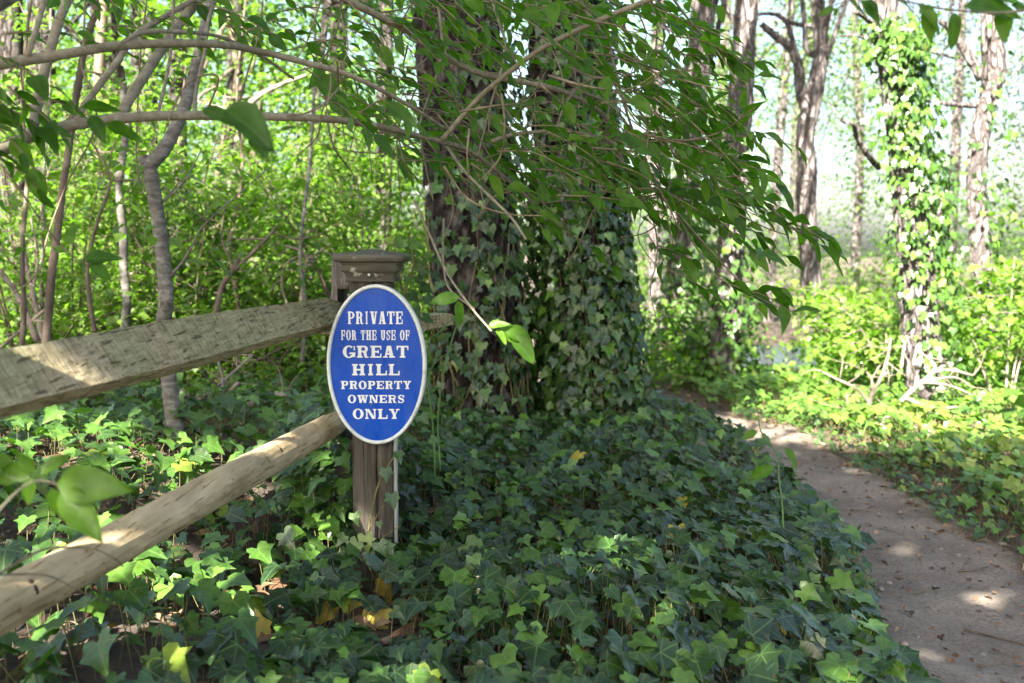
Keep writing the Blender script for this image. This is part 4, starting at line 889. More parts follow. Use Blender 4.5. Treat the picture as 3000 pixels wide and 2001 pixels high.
# a tangle of bare hanging twigs among the leaves
for k in range(110):
    x = rng.uniform(950, 1980); y = rng.uniform(-60, 560)
    if not in_region(x, y): continue
    d = rng.uniform(2.0, 3.2); a = rng.normal(R(60), R(40)); L = rng.uniform(130, 360); pts = [P(x, y, d)]
    for s_ in range(3):
        a += rng.normal(0, .45); x += math.cos(a) * L / 3; y += math.sin(a) * L / 3; pts.append(P(x, y, d + rng.normal(0, .06)))
    twigs.add(pts, .0026, .0012, 5, 4)
tag(twigs.build('twigs', M['twig'], shrub), kind='stuff')
place_leaves(shrub, 'shrub_leaf', LANCE, M['shrub'], np.array(LEAF['p']), np.array(LEAF['a']), np.array(LEAF['n']), np.array(LEAF['s']), np.clip(np.array(LEAF['t']), 0, .99), 300)

# overhanging spray, top right
def loose_spray(name, label, leaves, stems, d, cat='branch', mat='shrub', base=None, face=(.0, -.75, .65), stem_r=.002, tint=None):
    for k in LEAF: LEAF[k] = []
    for (px, py, dx, dy, L) in leaves: leaf_at(px, py, d, dx, dy, L, face=unit(np.array(face) + rng.normal(0, .15, 3)), t=tint)
    th = empty(name, P(*stems[0][0]), label, cat); tb = Tubes()
    for s_ in stems: tb.add(P3(s_), stem_r, stem_r * .5, 6, 5)
    tb.build('stem', M['limb'] if mat == 'shrub' else M['briar'], th)
    place_leaves(th, 'shrub_leaf', LANCE, M[mat], np.array(LEAF['p']), np.array(LEAF['a']), np.array(LEAF['n']), np.array(LEAF['s']), np.clip(np.array(LEAF['t']), 0, .99), 300); return th
loose_spray('overhanging_branch', 'leafy twig with drooping serrated leaves hanging into the top right corner', [(2715, 20, .15, .9, 105), (2795, 35, .1, 1, 110), (2925, 40, .1, 1, 100), (2690, 15, .6, .7, 110), (2820, 20, 1, .1, 200), (2520, 0, .6, .65, 110), (2450, 25, -.9, .1, 55), (2455, 22, -.1, .9, 28), (2545, 0, .3, .4, 50), (2960, 15, .8, .3, 120), (2900, -10, 1, .1, 130), (2600, -15, .8, .2, 110), (2480, -5, .8, .5, 90)],
    [[(3200, -60, 1.3), (3000, 30, 1.35), (2800, 30, 1.4), (2660, 5, 1.4), (2560, -15, 1.4), (2440, 15, 1.4)]], 1.4)
loose_spray('foreground_seedling', 'blurred pale green leaf cluster close to the lens at the lower left', [(90, 1400, -1, -.35, 120), (100, 1385, -.6, -.9, 90), (95, 1400, -.15, .8, 90), (120, 1390, .5, -.5, 110), (165, 1420, 1, -.05, 230), (150, 1430, .25, .9, 150), (180, 1430, .75, .8, 210), (40, 1350, -.9, .1, 140), (60, 1395, -1, .25, 90)],
    [[(-200, 1800, 1.0), (-80, 1600, 1.05), (20, 1470, 1.12), (100, 1410, 1.16), (180, 1420, 1.17)]], 1.16, cat='seedling', mat='shrub', face=(.05, -.85, .5), tint=.7)
# briar rising from the ivy, right of centre
for k in LEAF: LEAF[k] = []
br = empty('briar_stem', P(2295, 1570, 3.0), 'single thin green briar shoot rising from the ivy beside the path', 'briar'); tb = Tubes()
tb.add(P3([(2296, 1580, 3.0), (2292, 1480, 3), (2282, 1400, 3), (2276, 1330, 3), (2230, 1265, 3), (2215, 1190, 3), (2175, 1135, 3), (2165, 1085, 3)]), .003, .0012, 6, 6)
for s_ in ([(2276, 1330, 3), (2290, 1312, 3), (2300, 1310, 3)], [(2230, 1265, 3), (2218, 1262, 3)], [(2165, 1120, 3), (2130, 1095, 3), (2097, 1078, 3)], [(2215, 1190, 3), (2205, 1150, 3), (2188, 1130, 3)]): tb.add(P3(s_), .0012, .0006, 5, 4)
tb.build('stem', M['briar'], br)
for (px, py, dx, dy, L) in ((2218, 1262, -1, .45, 52), (2300, 1312, .55, .9, 70), (2270, 1365, -.75, .55, 90), (2172, 1130, -.5, -.2, 20), (2212, 1188, .6, -.4, 28)): leaf_at(px, py, 3, dx, dy, L, face=unit(np.array([.4, -.6, .6])))
place_leaves(br, 'shrub_leaf', LANCE, M['shrub'], np.array(LEAF['p']), np.array(LEAF['a']), np.array(LEAF['n']), np.array(LEAF['s']), np.clip(np.array(LEAF['t']), 0, .99), 300)
br2 = empty('briar_stem', P(1290, 1330, 3.2), 'thorny pale green briar canes leaning beside the right edge of the sign', 'briar'); tb = Tubes()
for s_ in ([(1290, 1380, 3.2), (1283, 1230, 3.2), (1300, 1090, 3.2), (1335, 960, 3.2), (1350, 930, 3.2), (1335, 925, 3.2), (1290, 970, 3.2), (1250, 1000, 3.2)], [(1275, 1400, 3.15), (1268, 1250, 3.15), (1255, 1130, 3.15), (1270, 1070, 3.15), (1330, 1020, 3.15)]): tb.add(P3(s_), .003, .0016, 6, 6, knots=.25)
tb.build('stem', M['briar'], br2)

# ------------------------------------------------------------------ ivy on the post, yellow leaves
pv = empty('climbing_ivy', (PX0, PY0 - .01, gz(PX0, PY0)), 'small ivy vine with a few leaves climbing the sign post below the sign', 'ivy'); tb = Tubes()
FD2 = PY0 / cp - .02
tb.add(P3([(1075, 1600, 2.74), (1082, 1540, 2.74), (1095, 1470, 2.74), (1112, 1410, 2.74), (1140, 1360, 2.74), (1160, 1330, 2.74)]), .003, .0018, 6, 6); tb.add(P3([(1080, 1560, 2.73), (1105, 1510, 2.73), (1125, 1480, 2.73)]), .0015, .001, 5, 4)
tb.add(P3([(1110, 1580, 2.73), (1150, 1555, 2.72), (1175, 1540, 2.72)]), .0015, .001, 5, 4); tb.build('vine_stem', M['stem'], pv)
pl, al, nl_, sl, tl = [], [], [], [], []
for (px, py, dx, dy, L, t, dd) in ((1130, 1375, .1, .9, 36, .45, 2.70), (1148, 1450, .2, .9, 40, .4, 2.70), (1165, 1325, .3, .8, 34, .35, 2.70), (1110, 1530, .2, .7, 20, .5, 2.71), (1038, 1505, .3, .8, 34, .75, 2.66), (1070, 1570, .2, .9, 46, .85, 2.62), (1045, 1590, -.5, .7, 46, .7, 2.6), (1110, 1590, .5, .8, 44, .6, 2.62), (1010, 1570, -.6, .7, 36, .65, 2.66), (1130, 1600, .5, .6, 40, .5, 2.64), (1080, 1625, .1, .8, 40, .35, 2.6)):
    pl.append(P(px, py, dd)); al.append(ldir(dx, dy, -.3)); nl_.append(unit(np.array([rng.normal(0, .2), -.8, .6]))); sl.append(L * 1.15 * dd / FPX); tl.append(t)
place_leaves(pv, 'ivy_leaf', IVY, M['ivy'], np.array(pl), np.array(al), np.array(nl_), np.array(sl), np.array(tl), 300)
# ivy round the foot of the old fence post
ov = empty('climbing_ivy', (FPX0, FPY0, gz(FPX0, FPY0)), 'low ivy clump hiding the foot of the weathered fence post left of the sign post', 'ivy'); nn_ = 130
a_ = rng.uniform(R(150), R(300), nn_); rr0 = rng.uniform(.075, .19, nn_); hh_ = rng.uniform(.05, .42, nn_) * (1 - (rr0 - .075) * 3.2); xx_ = FPX0 - .03 + rr0 * np.cos(a_); yy_ = FPY0 + rr0 * np.sin(a_)
kk = (xx_ < PX0 - HP - .02) | (yy_ > PY0 + .12); xx_, yy_, hh_, a_ = xx_[kk], yy_[kk], hh_[kk], a_[kk]; nn_ = len(xx_)
place_leaves(ov, 'ivy_leaf', IVY, M['ivy'], np.column_stack([xx_, yy_, g(xx_, yy_) + hh_]), np.column_stack([np.cos(a_) + rng.normal(0, .6, nn_), np.sin(a_), rng.normal(-.5, .3, nn_)]), np.column_stack([rng.normal(0, .35, nn_), rng.normal(-.45, .3, nn_), np.ones(nn_)]), rng.uniform(.04, .075, nn_), rng.normal(.45, .2, nn_), 300)
tb = Tubes()
for k in range(14):
    i = int(rng.integers(0, nn_)); tb.add([(xx_[i], yy_[i], gz(xx_[i], yy_[i]) - .02), (xx_[i] + rng.normal(0, .01), yy_[i], gz(xx_[i], yy_[i]) + hh_[i])], .002, .0012, 5, 3)
tb.build('vine_stem', M['stem'], ov)
# vine beside the cap
vc = empty('climbing_ivy', P(1190, 960, 3.0), 'dark ivy stem with upright leaves beside the right of the post cap', 'ivy'); tb = Tubes()
tb.add(P3([(1196, 1000, 3.0), (1190, 880, 3.0), (1188, 850, 3.0), (1202, 815, 3.0), (1210, 780, 2.98), (1216, 755, 2.96), (1195, 746, 2.9), (1150, 738, 2.86)]), .0045, .002, 6, 6)
for s_ in ([(1200, 815, 3), (1222, 810, 3)], [(1210, 785, 3), (1232, 770, 3)], [(1190, 870, 3), (1206, 858, 3)], [(1208, 750, 2.95), (1206, 715, 2.95)], [(1145, 738, 2.86), (1155, 705, 2.86)], [(1170, 742, 2.86), (1165, 715, 2.86)], [(1192, 870, 3), (1180, 850, 3), (1178, 830, 3)]): tb.add(P3(s_), .0014, .001, 5, 3)
tb.build('vine_stem', M['stem'], vc); pl, al, nl_, sl, tl = [], [], [], [], []
for (px, py, dx, dy, L, t) in ((1190, 712, -.9, .25, 34, .8), (1165, 718, .4, -.9, 34, .8), (1205, 715, .9, .05, 38, .8), (1150, 705, -.9, -.2, 28, .85), (1190, 735, 1, .1, 44, .6), (1234, 765, -.1, .9, 40, .6), (1225, 775, .3, .8, 36, .65), (1192, 812, .1, .7, 28, .6), (1222, 812, .5, .7, 30, .4), (1232, 800, .9, -.1, 32, .35), (1240, 840, .6, .4, 36, .35), (1205, 860, .7, .8, 34, .45), (1250, 870, .4, .6, 36, .4), (1215, 900, .5, .9, 34, .5), (1240, 930, .7, .3, 36, .35), (1255, 740, .2, .7, 32, .5), (1280, 760, .8, .5, 36, .4), (1270, 800, .6, .8, 34, .3)):
    pl.append(P(px, py, 2.98)); al.append(ldir(dx, dy, .1)); nl_.append(unit(np.array([rng.normal(0, .3), -.7, .6]))); sl.append(L * 1.1 * 2.98 / FPX); tl.append(t)
place_leaves(vc, 'ivy_leaf', IVY, M['ivy'], np.array(pl), np.array(al), np.array(nl_), np.array(sl), np.array(tl), 300)
# fallen / dying yellow leaves
YL = [(1130, 1705, 2.55, .2, 1, 62, 'deep yellow dying ivy leaf at the foot of the sign post', 0), (965, 1775, 2.36, -.6, .8, 66, 'dull yellow ivy leaf with brown edge left of the post foot', 1), (1095, 1790, 2.33, .6, .9, 74, 'spotted yellow-green dying ivy leaf in front of the sign post', 3), (1200, 1785, 2.38, .3, 1, 52, 'shaded yellow ivy leaf right of the post foot', 0),
      (765, 1850, 2.12, -.2, -1, 62, 'pale sunlit yellow leaf lying in the ivy at bottom left of centre', 4), (1015, 1775, 2.36, .7, -.2, 48, 'small yellow ivy leaf between the two larger ones left of the post', 2)]
for (px, py, d, dx, dy, L, lab, tb_) in YL:
    me = shared_leaf('yellow_leaf', IVY, tb_ % 8, tb_, M['yellow']); o = bpy.data.objects.new('yellow_leaf', me); COL.objects.link(o); p_ = P(px, py, d)
    rm = frames(ldir(dx, dy, -.2)[None], unit(np.array([[.1, -.75, .7]])))[0]; s_ = L * 1.15 * d / FPX
    o.matrix_world = Matrix([[*(rm[r] * s_), p_[r]] for r in range(3)] + [[0, 0, 0, 1]]); tag(o, lab, 'leaf', 'yellowed leaves in the ivy')
# dead vine draped over the lower rail
dv = Tubes(); dv.add(P3([(-60, 1720, 1.25), (40, 1655, 1.3), (130, 1610, 1.33), (210, 1604, 1.35), (280, 1610, 1.36), (340, 1640, 1.38), (360, 1660, 1.4)]), .0022, .001, 6, 6)
tag(dv.build('dead_vine', M['twig']), 'thin grey dry vine draped over the near end of the lower rail', 'vine')
dv = Tubes(); dv.add(P3([(-60, 1690, 1.24), (60, 1682, 1.3), (150, 1690, 1.32), (240, 1735, 1.36), (330, 1770, 1.5)]), .0018, .0008, 6, 6)
tag(dv.build('dead_vine', M['twig']), 'brown broken twig hanging across the lower rail near its knot', 'vine')

# ------------------------------------------------------------------ saplings at the left
def stem_thing(name, label, pts, r0, r1, mat, cat='sapling', extra=(), sides=12, leaves=0, lsize=.06, rough=.03, knots=.10, ltint=(.6, .2), group=None, lmat='wood_leaf', lspread=.35):
    q = P3(pts); th = empty(name, q[0], label, cat, group); tb = Tubes(); c = tb.add(q, r0, r1, sides, 12, rough=rough, knots=knots); tb.build('trunk', M[mat], th)
    for (e, a, b2) in extra:
        tb = Tubes(); tb.add(P3(e), a, b2, 7, 8, rough=.03, knots=.06); tb.build('branch', M[mat], th)
    if leaves:
        k = rng.integers(len(c) // 3, len(c), leaves); pos = c[k] + rng.normal(0, 1, (leaves, 3)) * [lspread, lspread, lspread * .5]; up_leaves(pos, lsize, parent=th, name='crown', tint=ltint, mat=lmat)
    return th
stem_thing('grey_sapling', 'crooked grey lichened sapling with a sawn stub fork behind the upper rail', [(522, 1290, 3.5), (505, 1200, 3.5), (492, 1090, 3.5), (478, 960, 3.5), (487, 880, 3.5), (478, 760, 3.5), (468, 670, 3.5), (455, 590, 3.5), (440, 500, 3.5), (445, 478, 3.5), (478, 440, 3.5), (512, 380, 3.52), (545, 300, 3.55), (570, 210, 3.6), (590, 120, 3.6), (615, 0, 3.65), (640, -200, 3.7)], [.030, .027, .026, .025, .025, .026, .023, .021, .019, .018], 0, 'birch',
    extra=(([(440, 500, 3.5), (428, 478, 3.5), (420, 460, 3.5)], .024, .021), ([(440, 505, 3.5), (410, 500, 3.48), (388, 483, 3.45)], .010, .006), ([(500, 810, 3.5), (540, 760, 3.5), (570, 710, 3.5), (605, 652, 3.5), (800, 480, 3.6)], .006, .002), ([(480, 590, 3.5), (540, 530, 3.5), (590, 440, 3.5)], .004, .002), ([(470, 600, 3.5), (560, 520, 3.5), (700, 620, 3.5)], .003, .0015)), leaves=60, lsize=.055, rough=.025, knots=.03)
stem_thing('pale_sapling', 'slim pale grey sapling standing left of the crooked one', [(368, 1010, 5.0), (366, 950, 5.0), (372, 880, 5), (362, 780, 5), (362, 690, 5), (352, 600, 5), (350, 520, 5), (362, 440, 5), (372, 360, 5), (362, 280, 5), (362, 242, 5)], .022, .016, 'birch', leaves=60, extra=(([(362, 270, 5), (380, 250, 5), (400, 240, 5)], .006, .004),))
stem_thing('brown_sapling', 'thin straight brown sapling left of the pale one', [(135, 1010, 3.2), (143, 900, 3.2), (155, 770, 3.2), (168, 680, 3.2), (182, 560, 3.2), (198, 460, 3.2), (213, 350, 3.2), (232, 230, 3.2), (250, 130, 3.2), (272, 60, 3.2), (285, 25, 3.2), (270, -30, 3.2)], .013, .009, 'brownbark', extra=(([(283, 30, 3.2), (262, 0, 3.2), (245, -40, 3.2)], .006, .004),), leaves=50)
stem_thing('forked_sapling', 'dark thin sapling leaning between the brown and pale saplings', [(278, 975, 4.2), (262, 880, 4.2), (256, 800, 4.2), (262, 740, 4.2), (285, 650, 4.2), (310, 580, 4.2), (325, 530, 4.2)], .010, .006, 'brownbark', extra=(([(325, 530, 4.2), (300, 470, 4.2), (250, 390, 4.2)], .005, .003), ([(325, 530, 4.2), (420, 530, 4.2), (500, 560, 4.2), (620, 660, 4.2)], .005, .002), ([(325, 530, 4.2), (320, 480, 4.2), (340, 400, 4.2)], .004, .002)), leaves=60)
stem_thing('dark_sapling', 'dark twiggy sapling branching right, behind the middle of the upper rail', [(625, 960, 4.6), (640, 880, 4.6), (655, 830, 4.6), (690, 790, 4.6), (740, 740, 4.6), (790, 690, 4.6), (812, 660, 4.6)], .014, .005, 'brownbark', extra=(([(655, 830, 4.6), (690, 780, 4.6), (702, 740, 4.6)], .012, .008), ([(800, 680, 4.6), (860, 700, 4.6), (930, 690, 4.6), (1000, 650, 4.6)], .004, .002), ([(690, 790, 4.6), (650, 700, 4.6), (660, 600, 4.6)], .006, .003)), leaves=80)
for i, (x, d, lab) in enumerate(((690, 5.5, 'slender brown stem in the undergrowth above the dark twiggy sapling'), (885, 5.0, 'thin pale upright stem just left of the weathered post'), (60, 4.2, 'leaning pale twig stem at the far left edge'), (110, 5.5, 'bent grey stem crossing behind the brown sapling'))):
    y0 = 1060; stem_thing('thin_sapling', lab, [(x, y0, d), (x + 10, y0 - 150, d), (x - 15 + 10 * i, y0 - 330, d), (x + 20, y0 - 560, d + .1), (x + 5 + 30 * (i % 2), y0 - 800, d + .1), (x + 40, y0 - 1150, d + .2)], .012, .006, 'birch' if i % 2 else 'brownbark', leaves=90)

# ------------------------------------------------------------------ generic bushes / saplings / trees
def bush(name, label, x, y, h, spread, nl, ls=.06, tint=(.6, .2), group=None, cat='shrub', mat='wood_leaf', stems=5, bare=.2, smat='brownbark', z0=None, layers=True):
    z = gz(x, y) if z0 is None else z0; th = empty(name, (x, y, z), label, cat, group); tb = Tubes(); tips = []
    for k in range(stems):
        a = rng.uniform(0, 6.28); r_ = spread * rng.uniform(.3, 1); hh = h * rng.uniform(.6, 1); tip = np.array([x + r_ * math.cos(a), y + r_ * math.sin(a), z + hh])
        c = tb.add([(x + .05 * math.cos(a), y + .05 * math.sin(a), z - .05), (x + .35 * r_ * math.cos(a), y + .35 * r_ * math.sin(a), z + hh * .5), tip], .006 + .002 * h, .002, 6, 6, rough=.03)
        for j in range(7):
            p0 = c[int(rng.integers(int(len(c) * bare), len(c)))]; a2 = rng.uniform(0, 6.28); L = spread * rng.uniform(.25, .7); e = p0 + np.array([L * math.cos(a2), L * math.sin(a2), L * rng.normal(.1, .25)])
            tb.add([p0, (p0 + e) / 2 + [0, 0, .06 * L], e], .003, .001, 4, 3); tips.append((p0, e))
    tb.build('stems', M[smat], th); t0 = np.array([a for a, b2 in tips]); t1 = np.array([b2 for a, b2 in tips]); k = rng.integers(0, len(tips), nl); u = rng.uniform(.15, 1.1, nl)[:, None]
    pos = t0[k] + (t1[k] - t0[k]) * u + rng.normal(0, 1, (nl, 3)) * [.09, .09, .035]; up_leaves(pos, ls, parent=th, name='foliage', tint=tint, mat=mat, tilt=.35); return th
def tree(name, label, pts, radii, mat, crown=None, limbs=(), group=None, furrow=.008, cmat='wood_leaf', csize=.12, rows=120, sides=28, tint=(.5, .25), tmpl=None):
    th = empty(name, pts[0], label, 'tree', group); V, F, c, rd = trunk_mesh(pts, radii, rows=rows, sides=sides, furrow=furrow, seed=int(rng.integers(1, 9999)), flare=.12); link('trunk', np_mesh('trunk', V, F), M[mat], th, smooth=True)
    for (e, a, b2) in limbs:
        tb = Tubes(); tb.add(e, a, b2, 9, 8, rough=.03, knots=.05); tb.build('limb', M[mat], th)
    if crown:
        allp = []; tb = Tubes()
        for (cen, rad, ncl, per, spd) in crown:
            pos, cc = clumps(cen, rad, ncl, per, spd); allp.append(pos)
            for q in cc[::4]:
                p0 = c[int(rng.integers(rows // 2, rows - 1))]; tb.add([p0, (p0 + q) / 2 + rng.normal(0, .1, 3), q], .03, .006, 5, 5)
        tb.build('branches', M[mat], th); up_leaves(np.vstack(allp), csize, parent=th, name='crown', mat=cmat, tint=tint, tmpl=tmpl)
    return th, c, rd
# right-hand named trees
def topup(pts, h=7.5):
    a, b2 = pts[-2], pts[-1]; dv_ = unit(b2 - a); return pts + [b2 + dv_ * (h - b2[2]) / max(dv_[2], .4)]
t1, c1, r1 = tree('pine_tree', 'pinkish grey trunk partly ivy-clad just right of the double-trunked tree', topup(P3([(1985, 1140, 9), (1990, 1000, 9), (1995, 800, 9), (2005, 600, 9), (2022, 350, 9), (2050, 150, 9), (2062, 0, 9)])), [.15, .13, .12, .11, .10], 'pinebark', [((2.2, 9.5, 9), (1.6, 1.6, 1.2), 14, 50, .35)], limbs=[(P3([(2045, 200, 9), (1950, 240, 8.9), (1880, 280, 8.8)]), .03, .012)])
t2, c2, r2_ = tree('pine_tree', 'tall straight pinkish trunk left of the forked tree', topup(P3([(2115, 1150, 8), (2120, 1000, 8), (2135, 800, 8), (2150, 600, 8), (2165, 350, 8), (2178, 150, 8), (2185, 0, 8)])), [.13, .11, .10, .098, .09, .08], 'pinebark', [((2.2, 8.5, 9), (1.5, 1.5, 1.2), 12, 50, .35)], limbs=[(P3([(2160, 70, 8), (2130, 30, 8), (2110, -20, 8)]), .025, .02)])
t3, c3, r3_ = tree('forked_tree', 'sunlit tree forking into two limbs at the middle of the right side', topup(P3([(2385, 960, 10), (2375, 800, 10), (2365, 650, 10), (2362, 560, 10), (2365, 480, 10), (2358, 400, 10), (2372, 330, 10), (2390, 250, 10), (2405, 150, 10), (2400, 60, 10), (2395, 0, 10)])), [.12, .095, .09, .10, .085, .09, .09, .075, .07, .065, .06], 'pinebark', [((3.6, 10.5, 9.5), (1.6, 1.6, 1.2), 12, 50, .35)],
    limbs=[(P3([(2365, 330, 10), (2345, 260, 10), (2338, 190, 10), (2315, 140, 10), (2270, 105, 10), (2230, 70, 10)]), .065, .03), (P3([(2385, 165, 10), (2362, 140, 10), (2358, 80, 10), (2350, 0, 10)]), .03, .025), (P3([(2338, 175, 10), (2300, 60, 10), (2240, 40, 10), (2190, 60, 10)]), .03, .012), (P3([(2400, 80, 10), (2330, 70, 10), (2280, 50, 10)]), .03, .015)])
t4, c4, r4_ = tree('ivy_clad_tree', 'tall leaning trunk thickly covered with bright ivy at the right', topup(P3([(2725, 1290, 6.4), (2715, 1180, 6.4), (2705, 1050, 6.4), (2690, 900, 6.4), (2680, 750, 6.4), (2660, 550, 6.4), (2640, 380, 6.4), (2615, 220, 6.4), (2595, 80, 6.4), (2588, 0, 6.4)])), [.15, .125, .115, .11, .10, .09, .08, .075, .07], 'pinebark', [((3.2, 6.6, 9.5), (1.4, 1.4, 1.1), 10, 50, .35)],
    limbs=[(P3([(2570, 90, 6.4), (2545, 60, 6.3), (2510, 35, 6.2)]), .02, .012), (P3([(2570, 120, 6.4), (2510, 105, 6.5), (2460, 105, 6.6)]), .015, .006), (P3([(2690, 860, 6.4), (2740, 770, 6.4)]), .008, .004), (P3([(2575, 490, 6.4), (2540, 450, 6.2), (2510, 400, 6.1), (2500, 365, 6.0), (2470, 355, 6.0), (2430, 300, 6.0)]), .022, .006)])
t5, c5, r5_ = tree('pine_tree', 'vine-tangled grey trunk near the right edge of the picture', topup(P3([(2890, 1100, 8.5), (2885, 900, 8.5), (2870, 700, 8.5), (2860, 500, 8.5), (2885, 330, 8.5), (2920, 200, 8.5), (2905, 60, 8.5), (2900, 0, 8.5)])), [.10, .09, .08, .08, .07, .065, .06], 'pinebark', [((4.6, 9, 9.5), (1.5, 1.5, 1.2), 10, 50, .35)], limbs=[(P3([(2880, 230, 8.5), (2830, 150, 8.5), (2790, 90, 8.5), (2750, 60, 8.5)]), .05, .02), (P3([(2860, 310, 8.5), (2780, 305, 8.3), (2710, 295, 8.2)]), .025, .012), (P3([(2770, 640, 8.5), (2745, 590, 8.5), (2720, 570, 8.5)]), .05, .035)])
# ivy on those trunks
v4 = empty('climbing_ivy', c4[0], 'bright green ivy sleeve covering the leaning trunk at the right', 'ivy')
def h4(h, a):
    side = (.5 + .5 * np.cos(a - R(-35))) ** 1.1; dens = np.interp(h, [0, .6, 1.1, 1.6, 2.0, 2.6, 3.0, 3.3], [.5, .35, .5, .9, 1, 1, .6, .0]); return np.clip(side * dens * 1.4, 0, 1) * (h < 3.4)
trunk_ivy(v4, c4, r4_, 2000, h4, (.034, .060), (.60, .16), 200, .09)
for (c_, r_, lab, N, hh) in ((c1, r1, 'ivy covering the lower part of the trunk right of the double tree', 700, 2.2), (c2, r2_, 'ivy wrapped round the base of the tall straight pinkish trunk', 700, 1.9), (c5, r5_, 'loose vine leaves on the trunk near the right edge', 260, 3.0)):
    vv = empty('climbing_ivy', c_[0], lab, 'ivy'); trunk_ivy(vv, c_, r_, N, lambda h, a, hh=hh: np.clip(1.25 - h / hh, 0, 1) * (np.sin(a) < .5), (.04, .07), (.52, .18), 60, .10)

# sunlit shrubs on the right
RB = [(2.75, 7.2, .95, .75, 900, 'low sunlit shrub with layered pale green leaves in front of the water'), (3.45, 6.9, 1.05, .8, 1000, 'bushy yellow-green shrub around the foot of the ivy-clad trunk'), (4.1, 7.6, 1.1, .9, 900, 'leafy bright shrub at the right edge behind the deadwood'), (3.1, 8.9, .9, .7, 800, 'pale green shrub below and right of the forked tree'), (3.5, 9.2, 1.2, 1.0, 900, 'broad light green bush right of the forked tree'), (1.55, 8.2, .8, .6, 800, 'dark leafy bush beside the far bend of the path'), (5.0, 8.6, 1.6, 1.0, 900, 'tall sunlit bush at the far right edge'), (3.2, 5.6, .45, .35, 160, 'low broad-leaved plant with drooping bluish leaves on the path edge')]
for i, (x, y, h, s_, nl, lab) in enumerate(RB):
    bush('leafy_shrub', lab, x, y, h, s_, nl, .075 if i < 7 else .12, (.78, .15) if i not in (5, 7) else (.3, .2), bare=.45 if i < 4 else .15, smat='dead' if i in (0, 1) else 'brownbark')
# deadwood on the right
def deadwood(label, base, parts):
    th = empty('dead_branch', P(*base), label, 'dead branch')
    for (pts, a, b2) in parts:
        tb = Tubes(); c_ = tb.add(P3(pts), a, b2, 7, 6, rough=.07, knots=.12)
        for _ in range(5):
            p0 = c_[int(rng.integers(len(c_) // 4, len(c_)))]; e_ = p0 + rng.normal(0, 1, 3) * [.10, .08, .07]; tb.add([p0, (p0 + e_) / 2 + rng.normal(0, .015, 3), e_], min(.004, b2), .001, 5, 3)
        tb.build('branch', M['dead'], th)
deadwood('bleached dead branch with upswept forked twigs at the right', (2545, 1330, 5.9), [([(2540, 1345, 5.9), (2560, 1290, 5.9), (2600, 1220, 5.9), (2650, 1165, 5.9), (2700, 1120, 5.9), (2740, 1090, 5.9), (2790, 1085, 5.9), (2850, 1100, 5.9)], .018, .006), ([(2650, 1165, 5.9), (2700, 1185, 5.9), (2750, 1195, 5.9), (2815, 1192, 5.9)], .012, .006), ([(2700, 1120, 5.9), (2760, 1125, 5.9), (2810, 1140, 5.9), (2850, 1158, 5.9)], .010, .004), ([(2720, 1105, 5.9), (2740, 1075, 5.9), (2720, 1050, 5.9), (2700, 1035, 5.9)], .010, .007), ([(2740, 1090, 5.9), (2770, 1072, 5.9), (2830, 1095, 5.9)], .009, .004), ([(2700, 1120, 5.9), (2790, 1105, 5.9), (2840, 1125, 5.9)], .008, .003), ([(2600, 1220, 5.9), (2650, 1195, 5.9), (2620, 1190, 5.9)], .008, .005), ([(2640, 1190, 5.9), (2620, 1195, 5.9)], .010, .006)])
deadwood('white forked stump ends sticking up from the sunlit ivy', (2750, 1330, 5.7), [([(2760, 1345, 5.7), (2750, 1310, 5.7), (2720, 1290, 5.7), (2692, 1258, 5.7)], .020, .011), ([(2750, 1310, 5.7), (2762, 1280, 5.7), (2788, 1258, 5.7)], .016, .010), ([(2725, 1292, 5.7), (2718, 1255, 5.7)], .012, .009), ([(2690, 1310, 5.7), (2675, 1285, 5.7), (2670, 1265, 5.7)], .012, .010)])
deadwood('bare sun-bleached shrub skeleton left of the upswept dead branch', (2545, 1290, 6.2), [([(2548, 1300, 6.2), (2545, 1240, 6.2), (2548, 1170, 6.2), (2580, 1110, 6.2), (2600, 1050, 6.2), (2610, 990, 6.2)], .016, .007), ([(2548, 1180, 6.2), (2510, 1140, 6.2), (2450, 1110, 6.2), (2400, 1085, 6.2)], .012, .005), ([(2490, 1290, 6.2), (2488, 1220, 6.2), (2480, 1160, 6.2)], .012, .009), ([(2550, 1190, 6.2), (2555, 1120, 6.2), (2540, 1090, 6.2)], .010, .005), ([(2640, 1080, 6.2), (2650, 1010, 6.2), (2660, 985, 6.2)], .010, .007)])
deadwood('pale log half buried in the sunlit ivy below the dead branches', (2640, 1300, 6.0), [([(2560, 1270, 6.0), (2620, 1280, 5.95), (2680, 1310, 5.9), (2720, 1335, 5.85)], .03, .025)])
# deadwood at the left
deadwood('pale broken dead branch leaning in the left woods above the rail', (700, 420, 6.5), [([(700, 420, 6.5), (715, 360, 6.5), (730, 310, 6.5), (770, 275, 6.5), (830, 245, 6.5), (900, 220, 6.5)], .030, .010), ([(735, 300, 6.5), (690, 320, 6.5), (600, 305, 6.5), (575, 295, 6.5)], .010, .006), ([(660, 310, 6.5), (655, 270, 6.5), (620, 225, 6.5)], .010, .006)])
deadwood('fallen pale trunk lying in the sunlit undergrowth behind the upper rail', (600, 830, 6.5), [([(360, 800, 6.8), (470, 820, 6.6), (560, 835, 6.5), (660, 850, 6.4)], .028, .02)])
deadwood('grey crooked stick pile on the ground behind the lower rail', (620, 1190, 4.4), [([(500, 1130, 4.6), (560, 1160, 4.5), (620, 1190, 4.4), (700, 1120, 4.4)], .014, .008), ([(720, 1200, 4.3), (760, 1170, 4.3), (800, 1160, 4.3), (850, 1155, 4.3)], .018, .014), ([(560, 1190, 4.4), (650, 1120, 4.4), (740, 1040, 4.5)], .010, .005), ([(640, 1200, 4.4), (655, 1130, 4.4), (640, 1060, 4.4)], .008, .005)])
